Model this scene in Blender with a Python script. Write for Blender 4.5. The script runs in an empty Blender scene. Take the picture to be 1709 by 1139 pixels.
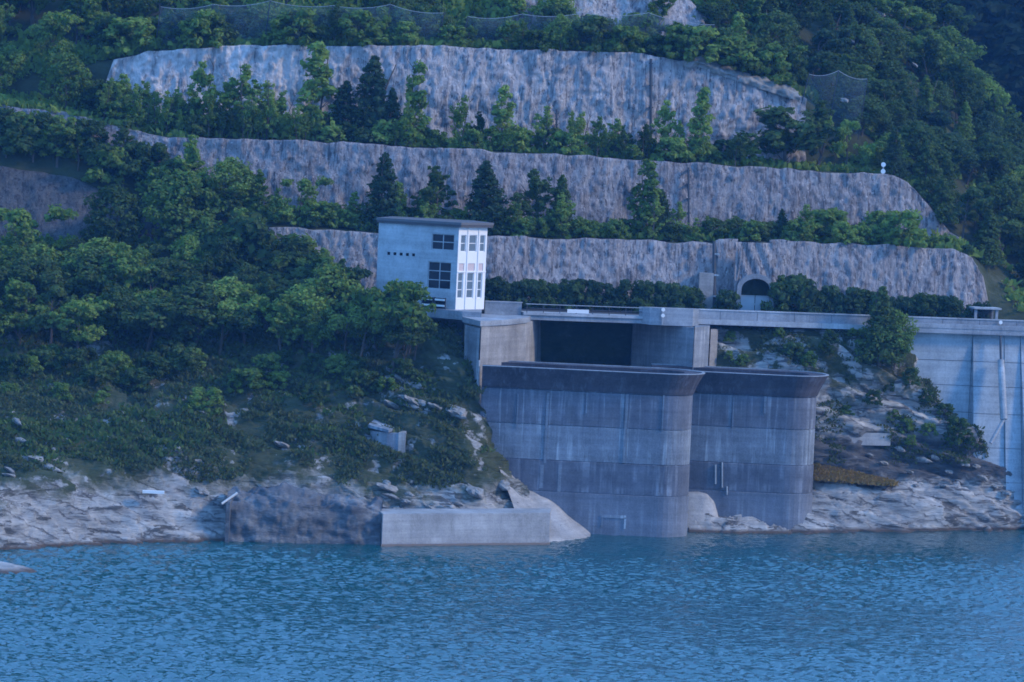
import bpy, math, random
import numpy as np
from mathutils import Matrix, Vector

random.seed(7)
RNG = np.random.default_rng(7)
scene = bpy.context.scene
COL = scene.collection

# ------------------------------------------------------------------ camera
F, CX, CY = 6000.0, 854.5, 569.5          # focal length in photo pixels, photo centre
CAMZ = 35.0
PITCH, ROLL = math.radians(3.657), math.radians(2.7)
fw = np.array([0, math.cos(PITCH), -math.sin(PITCH)])
u0 = np.array([0, math.sin(PITCH), math.cos(PITCH)])
r0 = np.array([1.0, 0, 0])
UP = math.cos(ROLL) * u0 - math.sin(ROLL) * r0
RT = math.cos(ROLL) * r0 + math.sin(ROLL) * u0
CAM = np.array([0, 0, CAMZ])
cd = bpy.data.cameras.new('camera')
cd.sensor_width = 36.0
cd.lens = 36.0 * F / 1709.0
cd.clip_start, cd.clip_end = 1.0, 6000.0
cam = bpy.data.objects.new('camera', cd)
COL.objects.link(cam)
cam.matrix_world = Matrix(((RT[0], UP[0], -fw[0], 0), (RT[1], UP[1], -fw[1], 0), (RT[2], UP[2], -fw[2], CAMZ), (0, 0, 0, 1)))
scene.camera = cam

# ------------------------------------------------------------------ light
SUN_AZ = math.radians(100)      # compass bearing of the sun seen from the scene: +y is 0, +x is 90
SUN_EL = math.radians(30)
world = bpy.data.worlds.new('World')
scene.world = world
world.use_nodes = True
wn = world.node_tree
wn.nodes.clear()
sky = wn.nodes.new('ShaderNodeTexSky')
sky.sky_type = 'NISHITA'
sky.sun_disc = False
sky.sun_elevation = SUN_EL
sky.sun_rotation = SUN_AZ
sky.air_density, sky.dust_density, sky.ozone_density = 1.0, 0.2, 6.0
bg = wn.nodes.new('ShaderNodeBackground')
bg.inputs['Strength'].default_value = 0.12
wo = wn.nodes.new('ShaderNodeOutputWorld')
tint = wn.nodes.new('ShaderNodeMix')          # dusk: the whole sky a shade deeper blue
tint.data_type, tint.blend_type = 'RGBA', 'MULTIPLY'
tint.inputs[0].default_value = 1.0
tint.inputs[7].default_value = (0.85, 1.0, 1.25, 1)
wn.links.new(sky.outputs[0], tint.inputs[6])
veil = wn.nodes.new('ShaderNodeMix')          # uniform blue added over the sky, evening the light and brightening water reflections
veil.data_type = 'RGBA'
veil.inputs[0].default_value = 0.85
veil.inputs[7].default_value = (1.0, 2.55, 5.6, 1)
wn.links.new(tint.outputs[2], veil.inputs[6])
wn.links.new(veil.outputs[2], bg.inputs[0])
wn.links.new(bg.outputs[0], wo.inputs[0])
sl = bpy.data.lights.new('sun', 'SUN')
sl.energy = 0.88
sl.angle = math.radians(10)
sl.color = (1.0, 0.8, 0.52)
sun = bpy.data.objects.new('sun', sl)
COL.objects.link(sun)
sd = Vector((math.sin(SUN_AZ) * math.cos(SUN_EL), math.cos(SUN_AZ) * math.cos(SUN_EL), math.sin(SUN_EL)))
sun.rotation_euler = sd.to_track_quat('Z', 'Y').to_euler()
sun.location = (80, 200, 120)
scene.view_settings.view_transform = 'Standard'
scene.view_settings.look = 'None'
scene.view_settings.gamma = 1.0
scene.view_settings.exposure = 1.5
scene.view_settings.use_curve_mapping = False
scene.cycles.filter_width = 1.7
scene.cycles.max_bounces = 6
scene.cycles.volume_bounces = 0

# ------------------------------------------------------------------ helpers: picture points to world points
def P(px, py, Y):
    """World point(s) seen at photo pixel (px, py) at depth Y from the camera."""
    px, py, Y = np.broadcast_arrays(np.asarray(px, float), np.asarray(py, float), np.asarray(Y, float))
    a = ((px - CX) / F)[..., None]
    b = ((CY - py) / F)[..., None]
    d = fw + a * RT + b * UP
    return CAM + d * (Y[..., None] / d[..., 1:2])

def Pz(px, py, z):
    d = fw + ((px - CX) / F) * RT + ((CY - py) / F) * UP
    return CAM + d * ((z - CAMZ) / d[2])

def XY(px, Y, py=560):
    p = P(px, py, Y)
    return np.array([p[0], p[1]])

def Z(px, py, Y):
    return float(P(px, py, Y)[2])

# ------------------------------------------------------------------ helpers: noise
def _h(ix, iy, iz, seed):
    n = (ix.astype(np.int64) * 374761393 + iy.astype(np.int64) * 668265263 + iz.astype(np.int64) * 2147483647 + seed * 1274126177) & 0xffffffff
    n = ((n ^ (n >> 13)) * 1274126177) & 0xffffffff
    n = ((n ^ (n >> 16)) * 2246822519) & 0xffffffff
    return ((n ^ (n >> 15)) & 0xffff) / 32767.5 - 1.0

def vnoise(p, seed=0):
    p = np.asarray(p, float)
    i = np.floor(p).astype(np.int64)
    f = p - i
    f = f * f * (3 - 2 * f)
    r = 0
    for dx in (0, 1):
        for dy in (0, 1):
            for dz in (0, 1):
                w = (f[..., 0] if dx else 1 - f[..., 0]) * (f[..., 1] if dy else 1 - f[..., 1]) * (f[..., 2] if dz else 1 - f[..., 2])
                r = r + w * _h(i[..., 0] + dx, i[..., 1] + dy, i[..., 2] + dz, seed)
    return r

def fbm(p, octaves=4, seed=0, gain=0.5):
    s, a, t = 0, 1.0, 0
    p = np.asarray(p, float)
    for k in range(octaves):
        s = s + a * vnoise(p, seed + k * 17)
        t += a
        a *= gain
        p = p * 2.03 + 11.7
    return s / t

# ------------------------------------------------------------------ helpers: objects
def fast_mesh(name, V, Q):
    V = np.asarray(V, np.float32).reshape(-1, 3)
    Q = np.asarray(Q, np.int32)
    me = bpy.data.meshes.new(name)
    k = Q.shape[1]
    me.vertices.add(len(V))
    me.vertices.foreach_set('co', V.ravel())
    me.loops.add(Q.size)
    me.loops.foreach_set('vertex_index', Q.ravel())
    me.polygons.add(len(Q))
    me.polygons.foreach_set('loop_start', np.arange(len(Q), dtype=np.int32) * k)
    me.update(calc_edges=True)
    me.validate()
    return me

def grid_quads(ny, nx):
    a = np.arange(ny * nx).reshape(ny, nx)
    return np.stack([a[:-1, :-1], a[:-1, 1:], a[1:, 1:], a[1:, :-1]], -1).reshape(-1, 4)

def put(name, me, mat=None, parent=None, smooth=False):
    o = bpy.data.objects.new(name, me)
    COL.objects.link(o)
    if mat is not None:
        me.materials.append(mat)
    if smooth:
        me.polygons.foreach_set('use_smooth', np.ones(len(me.polygons), bool))
    if parent is not None:
        o.parent = parent
    return o

def tag(o, label=None, cat=None, group=None, kind=None):
    if label: o['label'] = label
    if cat: o['category'] = cat
    if group: o['group'] = group
    if kind: o['kind'] = kind
    return o

def thing(name, label, cat, loc, group=None):
    o = bpy.data.objects.new(name, None)
    COL.objects.link(o)
    o.location = tuple(float(v) for v in loc)
    o.empty_display_size = 0.3
    return tag(o, label, cat, group)

class MB:
    """Collects faces in world space; build() links them as one object, relative to its parent's base."""
    def __init__(self):
        self.v, self.f = [], []
    def quad(self, *pts):
        n = len(self.v)
        self.v += [tuple(float(c) for c in p) for p in pts]
        self.f.append(tuple(range(n, n + len(pts))))
    def prism(self, poly, z0, z1):
        n, k = len(self.v), len(poly)
        z0 = z0 if hasattr(z0, '__len__') else [z0] * k
        z1 = z1 if hasattr(z1, '__len__') else [z1] * k
        self.v += [(float(p[0]), float(p[1]), float(z)) for p, z in zip(poly, z0)]
        self.v += [(float(p[0]), float(p[1]), float(z)) for p, z in zip(poly, z1)]
        self.f.append(tuple(reversed(range(n, n + k))))
        self.f.append(tuple(range(n + k, n + 2 * k)))
        for i in range(k):
            j = (i + 1) % k
            self.f.append((n + i, n + j, n + k + j, n + k + i))
        return self
    def box(self, c, ax, ay, hx, hy, z0, z1):
        c, ax, ay = np.asarray(c, float)[:2], np.asarray(ax, float)[:2], np.asarray(ay, float)[:2]
        return self.prism([c - ax * hx - ay * hy, c + ax * hx - ay * hy, c + ax * hx + ay * hy, c - ax * hx + ay * hy], z0, z1)
    def tube(self, a, b, r, r2=None, seg=8):
        a, b = Vector([float(x) for x in a]), Vector([float(x) for x in b])
        r2 = r if r2 is None else r2
        d = (b - a).normalized()
        s = d.orthogonal().normalized()
        t = d.cross(s)
        n = len(self.v)
        for c, q in ((a, r), (b, r2)):
            for k in range(seg):
                w = 2 * math.pi * k / seg
                self.v.append(tuple(c + (s * math.cos(w) + t * math.sin(w)) * q))
        for k in range(seg):
            j = (k + 1) % seg
            self.f.append((n + k, n + j, n + seg + j, n + seg + k))
        self.f.append(tuple(reversed(range(n, n + seg))))
        self.f.append(tuple(range(n + seg, n + 2 * seg)))
        return self
    def build(self, name, mat, parent=None, smooth=False):
        off = Vector((0, 0, 0))
        p = parent
        while p is not None:
            off += Vector(p.location)
            p = p.parent
        me = bpy.data.meshes.new(name)
        me.from_pydata([(x - off.x, y - off.y, z - off.z) for x, y, z in self.v], [], self.f)
        import bmesh
        bm = bmesh.new(); bm.from_mesh(me)
        bmesh.ops.recalc_face_normals(bm, faces=bm.faces)
        bm.to_mesh(me); bm.free()
        return put(name, me, mat, parent, smooth)

# ------------------------------------------------------------------ materials
def nt(name):
    m = bpy.data.materials.new(name)
    m.use_nodes = True
    t = m.node_tree
    t.nodes.clear()
    out = t.nodes.new('ShaderNodeOutputMaterial')
    return m, t, out

def N(t, kind, **kw):
    n = t.nodes.new(kind)
    for k, v in kw.items():
        if k in n.inputs:
            n.inputs[k].default_value = v
        else:
            setattr(n, k, v)
    return n

def L(t, a, b): t.links.new(a, b)

def mapped(t, scale=(1, 1, 1), rot=(0, 0, 0), use='Object'):
    tc = N(t, 'ShaderNodeTexCoord')
    mp = N(t, 'ShaderNodeMapping')
    mp.inputs['Scale'].default_value = scale
    mp.inputs['Rotation'].default_value = rot
    L(t, tc.outputs[use], mp.inputs[0])
    return mp.outputs[0]

def noise(t, vec, scale, detail=6, rough=0.6, dist=0.0):
    n = N(t, 'ShaderNodeTexNoise')
    n.inputs['Scale'].default_value = scale
    n.inputs['Detail'].default_value = detail
    n.inputs['Roughness'].default_value = rough
    n.inputs['Distortion'].default_value = dist
    L(t, vec, n.inputs['Vector'])
    return n.outputs[0]

def ramp(t, fac, stops):
    r = N(t, 'ShaderNodeValToRGB')
    e = r.color_ramp.elements
    while len(e) < len(stops):
        e.new(0.5)
    for k, (p, c) in enumerate(stops):
        e[k].position = p
        e[k].color = (*c, 1) if len(c) == 3 else c
    L(t, fac, r.inputs[0])
    return r.outputs[0]

def mix(t, fac, a, b, blend='MIX'):
    m = N(t, 'ShaderNodeMix', data_type='RGBA', blend_type=blend)
    for s, v in ((0, fac), (6, a), (7, b)):
        if isinstance(v, (int, float)):
            m.inputs[s].default_value = v
        elif isinstance(v, tuple):
            m.inputs[s].default_value = (*v, 1)
        else:
            L(t, v, m.inputs[s])
    return m.outputs[2]

def g(v): return (v, v, v)

def surf(t, out, col, rough=0.9, bump=None, bstr=0.5, bdist=0.1):
    b = N(t, 'ShaderNodeBsdfPrincipled')
    b.inputs['Roughness'].default_value = rough
    b.inputs['Specular IOR Level'].default_value = 0.25
    if isinstance(col, tuple):
        b.inputs['Base Color'].default_value = (*col, 1)
    else:
        L(t, col, b.inputs['Base Color'])
    if bump is not None:
        bp = N(t, 'ShaderNodeBump')
        bp.inputs['Strength'].default_value = bstr
        bp.inputs['Distance'].default_value = bdist
        L(t, bump, bp.inputs['Height'])
        L(t, bp.outputs[0], b.inputs['Normal'])
    L(t, b.outputs[0], out.inputs[0])
    return b

def plain(name, col, rough=0.7, var=0.25, scale=1.5):
    m, t, out = nt(name)
    n = noise(t, mapped(t), scale, 5)
    c = mix(t, n, tuple(x * (1 - var) for x in col), tuple(x * (1 + var) for x in col))
    surf(t, out, c, rough)
    return m

def concrete(name, a, b, streak=(0.6, 0.6, 0.6), streak_amt=0.5, dark=(0.05, 0.05, 0.05), sx=1.3):
    """Weathered concrete: blotches, long vertical run-off streaks both pale and dark, board marks."""
    m, t, out = nt(name)
    v = mapped(t)
    base = ramp(t, noise(t, v, 0.35, 8, 0.65), [(0.32, a), (0.68, b)])
    vs = mapped(t, (sx, sx, 0.06))
    s1 = ramp(t, noise(t, vs, 1.2, 4, 0.7, 0.3), [(0.5, g(0)), (0.64, g(1))])
    patch = ramp(t, noise(t, mapped(t, (0.25, 0.25, 0.3)), 1.0, 3), [(0.38, g(0.1)), (0.58, g(1))])
    k1 = N(t, 'ShaderNodeMath', operation='MULTIPLY'); L(t, s1, k1.inputs[0]); L(t, patch, k1.inputs[1])
    k2 = N(t, 'ShaderNodeMath', operation='MULTIPLY'); L(t, k1.outputs[0], k2.inputs[0]); k2.inputs[1].default_value = streak_amt
    c = mix(t, k2.outputs[0], base, streak)
    s2 = ramp(t, noise(t, mapped(t, (sx * 1.7, sx * 1.7, 0.09), (0, 0, 0.4)), 1.0, 4, 0.7, 0.2), [(0.56, g(0)), (0.75, g(0.75))])
    c = mix(t, s2, c, dark)
    brd = ramp(t, noise(t, mapped(t, (0.08, 0.08, 2.2)), 1.0, 4, 0.7), [(0.35, g(0.7)), (0.65, g(1.25))])
    c = mix(t, 0.55, c, brd, 'MULTIPLY')
    mot = ramp(t, noise(t, mapped(t, (0.5, 0.5, 0.35)), 0.8, 7, 0.7), [(0.32, g(0.62)), (0.5, g(1.0)), (0.68, g(1.35))])
    c = mix(t, 0.9, c, mot, 'MULTIPLY')
    fine = noise(t, v, 7.0, 4)
    c = mix(t, 0.25, c, ramp(t, fine, [(0.3, tuple(x * 0.6 for x in a)), (0.7, tuple(x * 1.3 for x in b))]))
    surf(t, out, c, 0.9, fine, 0.35, 0.05)
    return m

def shotcrete(name, lo, mid, hi, dark, pale=None):
    """Sprayed rock cut: pale vertical run-off, dark seep streaks, small pits."""
    m, t, out = nt(name)
    v = mapped(t)
    c = ramp(t, noise(t, mapped(t, (0.8, 0.8, 0.4)), 1.0, 10, 0.72), [(0.32, lo), (0.5, mid), (0.68, hi)])
    s1 = ramp(t, noise(t, mapped(t, (3.4, 3.4, 0.42)), 1.0, 6, 0.75, 0.15), [(0.51, g(0)), (0.61, g(0.8))])
    c = mix(t, s1, c, hi)
    s2 = ramp(t, noise(t, mapped(t, (2.4, 2.4, 0.16), (0, 0, 1.1)), 1.0, 6, 0.78, 0.15), [(0.51, g(0)), (0.63, g(0.85))])
    c = mix(t, s2, c, dark)
    pits = ramp(t, noise(t, mapped(t, (1.2, 1.2, 0.6)), 2.4, 5, 0.65), [(0.57, g(0)), (0.64, g(0.8))])
    c = mix(t, pits, c, dark)
    fl = ramp(t, noise(t, v, 2.6, 3, 0.6), [(0.66, g(0)), (0.74, g(0.8))])
    c = mix(t, fl, c, tuple(min(0.75, x * 1.5) for x in hi))
    if pale is not None:      # a stretch of fresh, lighter rock
        sx = N(t, 'ShaderNodeSeparateXYZ'); L(t, v, sx.inputs[0])
        w = N(t, 'ShaderNodeMath', operation='MULTIPLY_ADD'); L(t, noise(t, v, 0.25, 4), w.inputs[0]); w.inputs[1].default_value = 8.0; L(t, sx.outputs[0], w.inputs[2])
        mr = N(t, 'ShaderNodeMapRange'); L(t, w.outputs[0], mr.inputs[0]); mr.inputs[1].default_value = pale; mr.inputs[2].default_value = pale + 7; mr.inputs[3].default_value = 1.0; mr.inputs[4].default_value = 0.0
        k = N(t, 'ShaderNodeMath', operation='MULTIPLY'); L(t, mr.outputs[0], k.inputs[0])
        L(t, ramp(t, noise(t, mapped(t, (0.9, 0.9, 0.3)), 1.0, 5, 0.65), [(0.36, g(0)), (0.56, g(1))]), k.inputs[1])
        c = mix(t, k.outputs[0], c, (0.8, 0.73, 0.72))
    surf(t, out, c, 0.95, noise(t, mapped(t, (1.4, 1.4, 0.7)), 2.0, 8, 0.7), 1.0, 0.5)
    return m

def leafmat(name, a, b):
    m, t, out = nt(name)
    oi = N(t, 'ShaderNodeObjectInfo')
    n = noise(t, mapped(t), 2.2, 3)
    ad = N(t, 'ShaderNodeMath', operation='MULTIPLY_ADD')
    L(t, oi.outputs['Random'], ad.inputs[0]); ad.inputs[1].default_value = 0.5
    L(t, n, ad.inputs[2])
    sb = N(t, 'ShaderNodeMath', operation='SUBTRACT'); L(t, ad.outputs[0], sb.inputs[0]); sb.inputs[1].default_value = 0.25
    c = ramp(t, sb.outputs[0], [(0.2, a), (0.8, b)])
    d = N(t, 'ShaderNodeBsdfDiffuse'); L(t, c, d.inputs[0])
    tr = N(t, 'ShaderNodeBsdfTranslucent'); L(t, c, tr.inputs[0])
    mx = N(t, 'ShaderNodeMixShader'); mx.inputs[0].default_value = 0.4
    L(t, d.outputs[0], mx.inputs[1]); L(t, tr.outputs[0], mx.inputs[2])
    L(t, mx.outputs[0], out.inputs[0])
    return m

MAT = {}
MAT['tower'] = concrete('spillway_concrete', (0.085, 0.095, 0.125), (0.15, 0.165, 0.2), (0.36, 0.4, 0.45), 0.85, (0.045, 0.05, 0.072))
MAT['tower_pale'] = concrete('pale_lift_concrete', (0.125, 0.145, 0.18), (0.22, 0.25, 0.29), (0.46, 0.52, 0.57), 0.9, (0.065, 0.072, 0.1))
MAT['tower_low'] = concrete('waterline_concrete', (0.11, 0.125, 0.16), (0.17, 0.19, 0.23), (0.28, 0.315, 0.36), 0.45, (0.075, 0.085, 0.11), 1.6)
MAT['tower_band'] = concrete('streaked_band_concrete', (0.08, 0.09, 0.12), (0.14, 0.155, 0.19), (0.32, 0.36, 0.42), 0.9, (0.045, 0.05, 0.07), 1.1)
MAT['lip'] = concrete('lip_concrete', (0.045, 0.043, 0.055), (0.085, 0.08, 0.095), (0.18, 0.2, 0.24), 0.5, (0.02, 0.022, 0.04))
MAT['coping'] = concrete('coping_concrete', (0.3, 0.31, 0.33), (0.45, 0.46, 0.48), (0.6, 0.6, 0.6), 0.3)
MAT['abut'] = concrete('abutment_concrete', (0.2, 0.19, 0.185), (0.34, 0.32, 0.31), (0.5, 0.5, 0.5), 0.5, (0.1, 0.1, 0.11))  # warm tint of the sunlit faces put into the base colour
MAT['abut_blue'] = concrete('shade_tint_concrete', (0.17, 0.185, 0.21), (0.28, 0.3, 0.33), (0.55, 0.56, 0.58), 0.75, (0.08, 0.085, 0.1))  # bluer copy of the abutment concrete, tint of the unlit faces painted in
MAT['dam'] = concrete('dam_concrete', (0.28, 0.32, 0.36), (0.38, 0.425, 0.465), (0.5, 0.54, 0.58), 0.5, (0.26, 0.29, 0.34))
MAT['deck'] = concrete('deck_concrete', (0.2, 0.22, 0.25), (0.34, 0.36, 0.39), (0.5, 0.52, 0.55), 0.4, (0.12, 0.13, 0.15))
MAT['quay'] = concrete('quay_concrete', (0.27, 0.265, 0.265), (0.36, 0.35, 0.35), (0.44, 0.43, 0.43), 0.3, (0.2, 0.2, 0.2))
MAT['wall1'] = shotcrete('upper_rock_face', (0.31, 0.285, 0.295), (0.46, 0.425, 0.435), (0.68, 0.63, 0.635), (0.13, 0.12, 0.13), -13.0)
MAT['wall2'] = shotcrete('middle_rock_face', (0.22, 0.198, 0.207), (0.32, 0.292, 0.302), (0.5, 0.455, 0.46), (0.1, 0.09, 0.1))
MAT['wall3'] = shotcrete('lower_rock_face', (0.24, 0.218, 0.226), (0.36, 0.33, 0.338), (0.56, 0.51, 0.512), (0.105, 0.096, 0.105))
MAT['darkwall'] = shotcrete('dark_rock_face', (0.075, 0.075, 0.08), (0.11, 0.108, 0.11), (0.17, 0.16, 0.16), (0.04, 0.04, 0.05))  # rock of a darker colour of its own
m, t, out = nt('dark_shore_rock')
v = mapped(t, (0.5, 0.6, 1.3))
c = ramp(t, noise(t, v, 0.9, 9, 0.7), [(0.3, (0.06, 0.064, 0.074)), (0.52, (0.135, 0.14, 0.152)), (0.72, (0.3, 0.3, 0.305))])
surf(t, out, c, 0.95, noise(t, v, 2.2, 8, 0.7), 0.9, 0.3)
MAT['shorewall'] = m
MAT['paint_blue'] = concrete('blue_grey_render', (0.36, 0.4, 0.43), (0.43, 0.47, 0.5), (0.52, 0.54, 0.56), 0.4, (0.3, 0.33, 0.36), 0.9)
MAT['paint_white'] = plain('white_paint', (0.8, 0.78, 0.77), 0.7, 0.04)
MAT['panel_pink'] = plain('faded_spandrel', (0.6, 0.48, 0.47), 0.7, 0.1)
MAT['roof'] = plain('roof_felt', (0.09, 0.085, 0.09), 0.8, 0.3)
MAT['fascia'] = plain('roof_fascia', (0.13, 0.13, 0.14), 0.6, 0.2)
MAT['metal'] = plain('galvanised_steel', (0.36, 0.38, 0.4), 0.45, 0.15)
MAT['darkmetal'] = plain('dark_steel', (0.06, 0.065, 0.075), 0.5, 0.2)
MAT['gate'] = plain('gate_steel', (0.42, 0.46, 0.5), 0.5, 0.15)
MAT['white'] = plain('white_plate', (0.8, 0.8, 0.8), 0.5, 0.05)
MAT['dark'] = plain('dark_interior', (0.012, 0.012, 0.016), 0.9, 0.3)  # near-black colour paints the shade inside channel, tunnel and vents
MAT['asphalt'] = plain('asphalt', (0.055, 0.055, 0.06), 0.9, 0.2)
MAT['pale_wood'] = plain('bleached_wood', (0.6, 0.58, 0.55), 0.8, 0.2)
MAT['bark'] = plain('bark', (0.11, 0.09, 0.075), 0.95, 0.35, 6)
MAT['leaf_dark'] = leafmat('leaf_dark', (0.06, 0.1, 0.035), (0.13, 0.19, 0.06))
MAT['leaf_mid'] = leafmat('leaf_mid', (0.115, 0.185, 0.045), (0.23, 0.32, 0.075))
MAT['leaf_bright'] = leafmat('leaf_bright', (0.17, 0.27, 0.06), (0.31, 0.41, 0.1))
MAT['needle'] = leafmat('needle', (0.045, 0.08, 0.042), (0.095, 0.15, 0.068))
MAT['far_leaf'] = leafmat('far_leaf', (0.015, 0.026, 0.015), (0.035, 0.055, 0.03))  # shade on the far hill is put into this darker leaf colour
MAT['grass'] = leafmat('dry_grass', (0.06, 0.095, 0.04), (0.16, 0.185, 0.085))
MAT['straw'] = leafmat('straw', (0.26, 0.18, 0.06), (0.42, 0.29, 0.1))

def glass(name, col, rough=0.08):
    m, t, out = nt(name)
    b = surf(t, out, col, rough)
    b.inputs['Specular IOR Level'].default_value = 0.22
    return m
MAT['glass_dark'] = glass('window_glass', (0.015, 0.018, 0.025))
MAT['glass_pale'] = glass('sky_tint_glass', (0.13, 0.17, 0.2), 0.2)  # pale base colour paints the sky's reflection into the panes

def netmat():
    m, t, out = nt('steel_net')
    d = N(t, 'ShaderNodeBsdfDiffuse'); d.inputs[0].default_value = (0.2, 0.24, 0.28, 1)
    tr = N(t, 'ShaderNodeBsdfTransparent')
    mx = N(t, 'ShaderNodeMixShader')
    f = ramp(t, noise(t, mapped(t), 0.9, 4), [(0.3, g(0.12)), (0.7, g(0.28))])
    L(t, f, mx.inputs[0]); L(t, tr.outputs[0], mx.inputs[1]); L(t, d.outputs[0], mx.inputs[2])
    L(t, mx.outputs[0], out.inputs[0])
    return m
MAT['net'] = netmat()

def bankmat(name, lo, hi, cut, band=None):
    """Drawdown bank: bare pale limestone below the high-water line, soil and turf above it."""
    m, t, out = nt(name)
    v = mapped(t)
    vs = mapped(t, (0.28, 0.5, 1.5), (0, math.radians(-32), 0))
    rock = ramp(t, noise(t, vs, 1.0, 9, 0.68), [(0.3, (0.15, 0.145, 0.145)), (0.45, (0.4, 0.385, 0.375)), (0.66, (0.64, 0.615, 0.595))])
    cr = ramp(t, noise(t, vs, 1.1, 5, 0.7, 0.6), [(0.53, g(0)), (0.6, g(0.85))])
    rock = mix(t, cr, rock, (0.07, 0.068, 0.066))
    geo = N(t, 'ShaderNodeNewGeometry')
    dt = N(t, 'ShaderNodeVectorMath', operation='DOT_PRODUCT'); L(t, geo.outputs['Position'], dt.inputs[0]); dt.inputs[1].default_value = (0.33, 0.25, 0.85)
    wv = N(t, 'ShaderNodeMath', operation='MULTIPLY_ADD'); L(t, noise(t, v, 0.35, 5, 0.6), wv.inputs[0]); wv.inputs[1].default_value = 2.2; L(t, dt.outputs['Value'], wv.inputs[2])
    fr = N(t, 'ShaderNodeMath', operation='FRACT'); L(t, wv.outputs[0], fr.inputs[0])
    bed = ramp(t, fr.outputs[0], [(0.0, g(0.9)), (0.09, g(0.0)), (0.8, g(0.0)), (1.0, g(0.9))])
    brk = ramp(t, noise(t, v, 0.6, 4), [(0.42, g(0)), (0.58, g(1))])
    bk = N(t, 'ShaderNodeMath', operation='MULTIPLY'); L(t, bed, bk.inputs[0]); L(t, brk, bk.inputs[1])
    rock = mix(t, bk.outputs[0], rock, (0.075, 0.072, 0.07))
    soil = ramp(t, noise(t, v, 0.9, 8, 0.7), [(0.32, (0.05, 0.07, 0.03)), (0.6, (0.095, 0.105, 0.055)), (0.78, (0.17, 0.165, 0.12))])
    sx = N(t, 'ShaderNodeSeparateXYZ'); L(t, geo.outputs['Position'], sx.inputs[0])
    nz = noise(t, v, 0.28, 6, 0.65)
    a = N(t, 'ShaderNodeMath', operation='MULTIPLY_ADD'); L(t, nz, a.inputs[0]); a.inputs[1].default_value = 9.0; L(t, sx.outputs[2], a.inputs[2])
    mr = N(t, 'ShaderNodeMapRange'); L(t, a.outputs[0], mr.inputs[0])
    mr.inputs[1].default_value = lo; mr.inputs[2].default_value = hi
    out_n = ramp(t, noise(t, v, 0.55, 7, 0.6), [(cut, g(0)), (cut + 0.06, g(1))])    # outcrops break through the turf
    fac = N(t, 'ShaderNodeMath', operation='SUBTRACT', use_clamp=True); L(t, mr.outputs[0], fac.inputs[0]); L(t, out_n, fac.inputs[1])
    c = mix(t, fac.outputs[0], rock, soil)
    if band is not None:      # a seam of darker rock
        b0 = N(t, 'ShaderNodeMath', operation='MULTIPLY_ADD'); L(t, noise(t, v, 0.45, 5, 0.65), b0.inputs[0]); b0.inputs[1].default_value = 2.5; L(t, sx.outputs[2], b0.inputs[2])
        b1 = N(t, 'ShaderNodeMapRange'); L(t, b0.outputs[0], b1.inputs[0]); b1.inputs[1].default_value = band[0]; b1.inputs[2].default_value = band[0] + 0.5
        b2 = N(t, 'ShaderNodeMapRange'); L(t, b0.outputs[0], b2.inputs[0]); b2.inputs[1].default_value = band[1]; b2.inputs[2].default_value = band[1] + 1.5; b2.inputs[3].default_value = 0.85; b2.inputs[4].default_value = 0.0
        bm_ = N(t, 'ShaderNodeMath', operation='MULTIPLY'); L(t, b1.outputs[0], bm_.inputs[0]); L(t, b2.outputs[0], bm_.inputs[1])
        c = mix(t, bm_.outputs[0], c, ramp(t, noise(t, vs, 2.4, 7, 0.7), [(0.35, (0.035, 0.035, 0.04)), (0.6, (0.11, 0.105, 0.105)), (0.75, (0.26, 0.25, 0.24))]))
    wet = N(t, 'ShaderNodeMapRange'); L(t, sx.outputs[2], wet.inputs[0]); wet.inputs[1].default_value = 0.12; wet.inputs[2].default_value = 0.4
    c = mix(t, wet.outputs[0], (0.13, 0.095, 0.075), c)
    surf(t, out, c, 0.95, noise(t, vs, 2.0, 9, 0.72), 1.0, 0.5)
    return m
MAT['bank'] = bankmat('left_bank_rock_and_turf', 7.4, 9.6, 0.57)
MAT['bank_right'] = bankmat('right_bank_rock_and_turf', 15.0, 18.0, 0.5, (5.3, 8.6))

def soilmat():
    m, t, out = nt('forest_floor')
    v = mapped(t)
    c = ramp(t, noise(t, v, 0.5, 8, 0.7), [(0.3, (0.028, 0.036, 0.018)), (0.58, (0.055, 0.065, 0.032)), (0.78, (0.12, 0.115, 0.09))])
    surf(t, out, c, 0.95, noise(t, v, 2.0, 6), 0.6, 0.2)
    return m
MAT['soil'] = soilmat()

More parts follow.
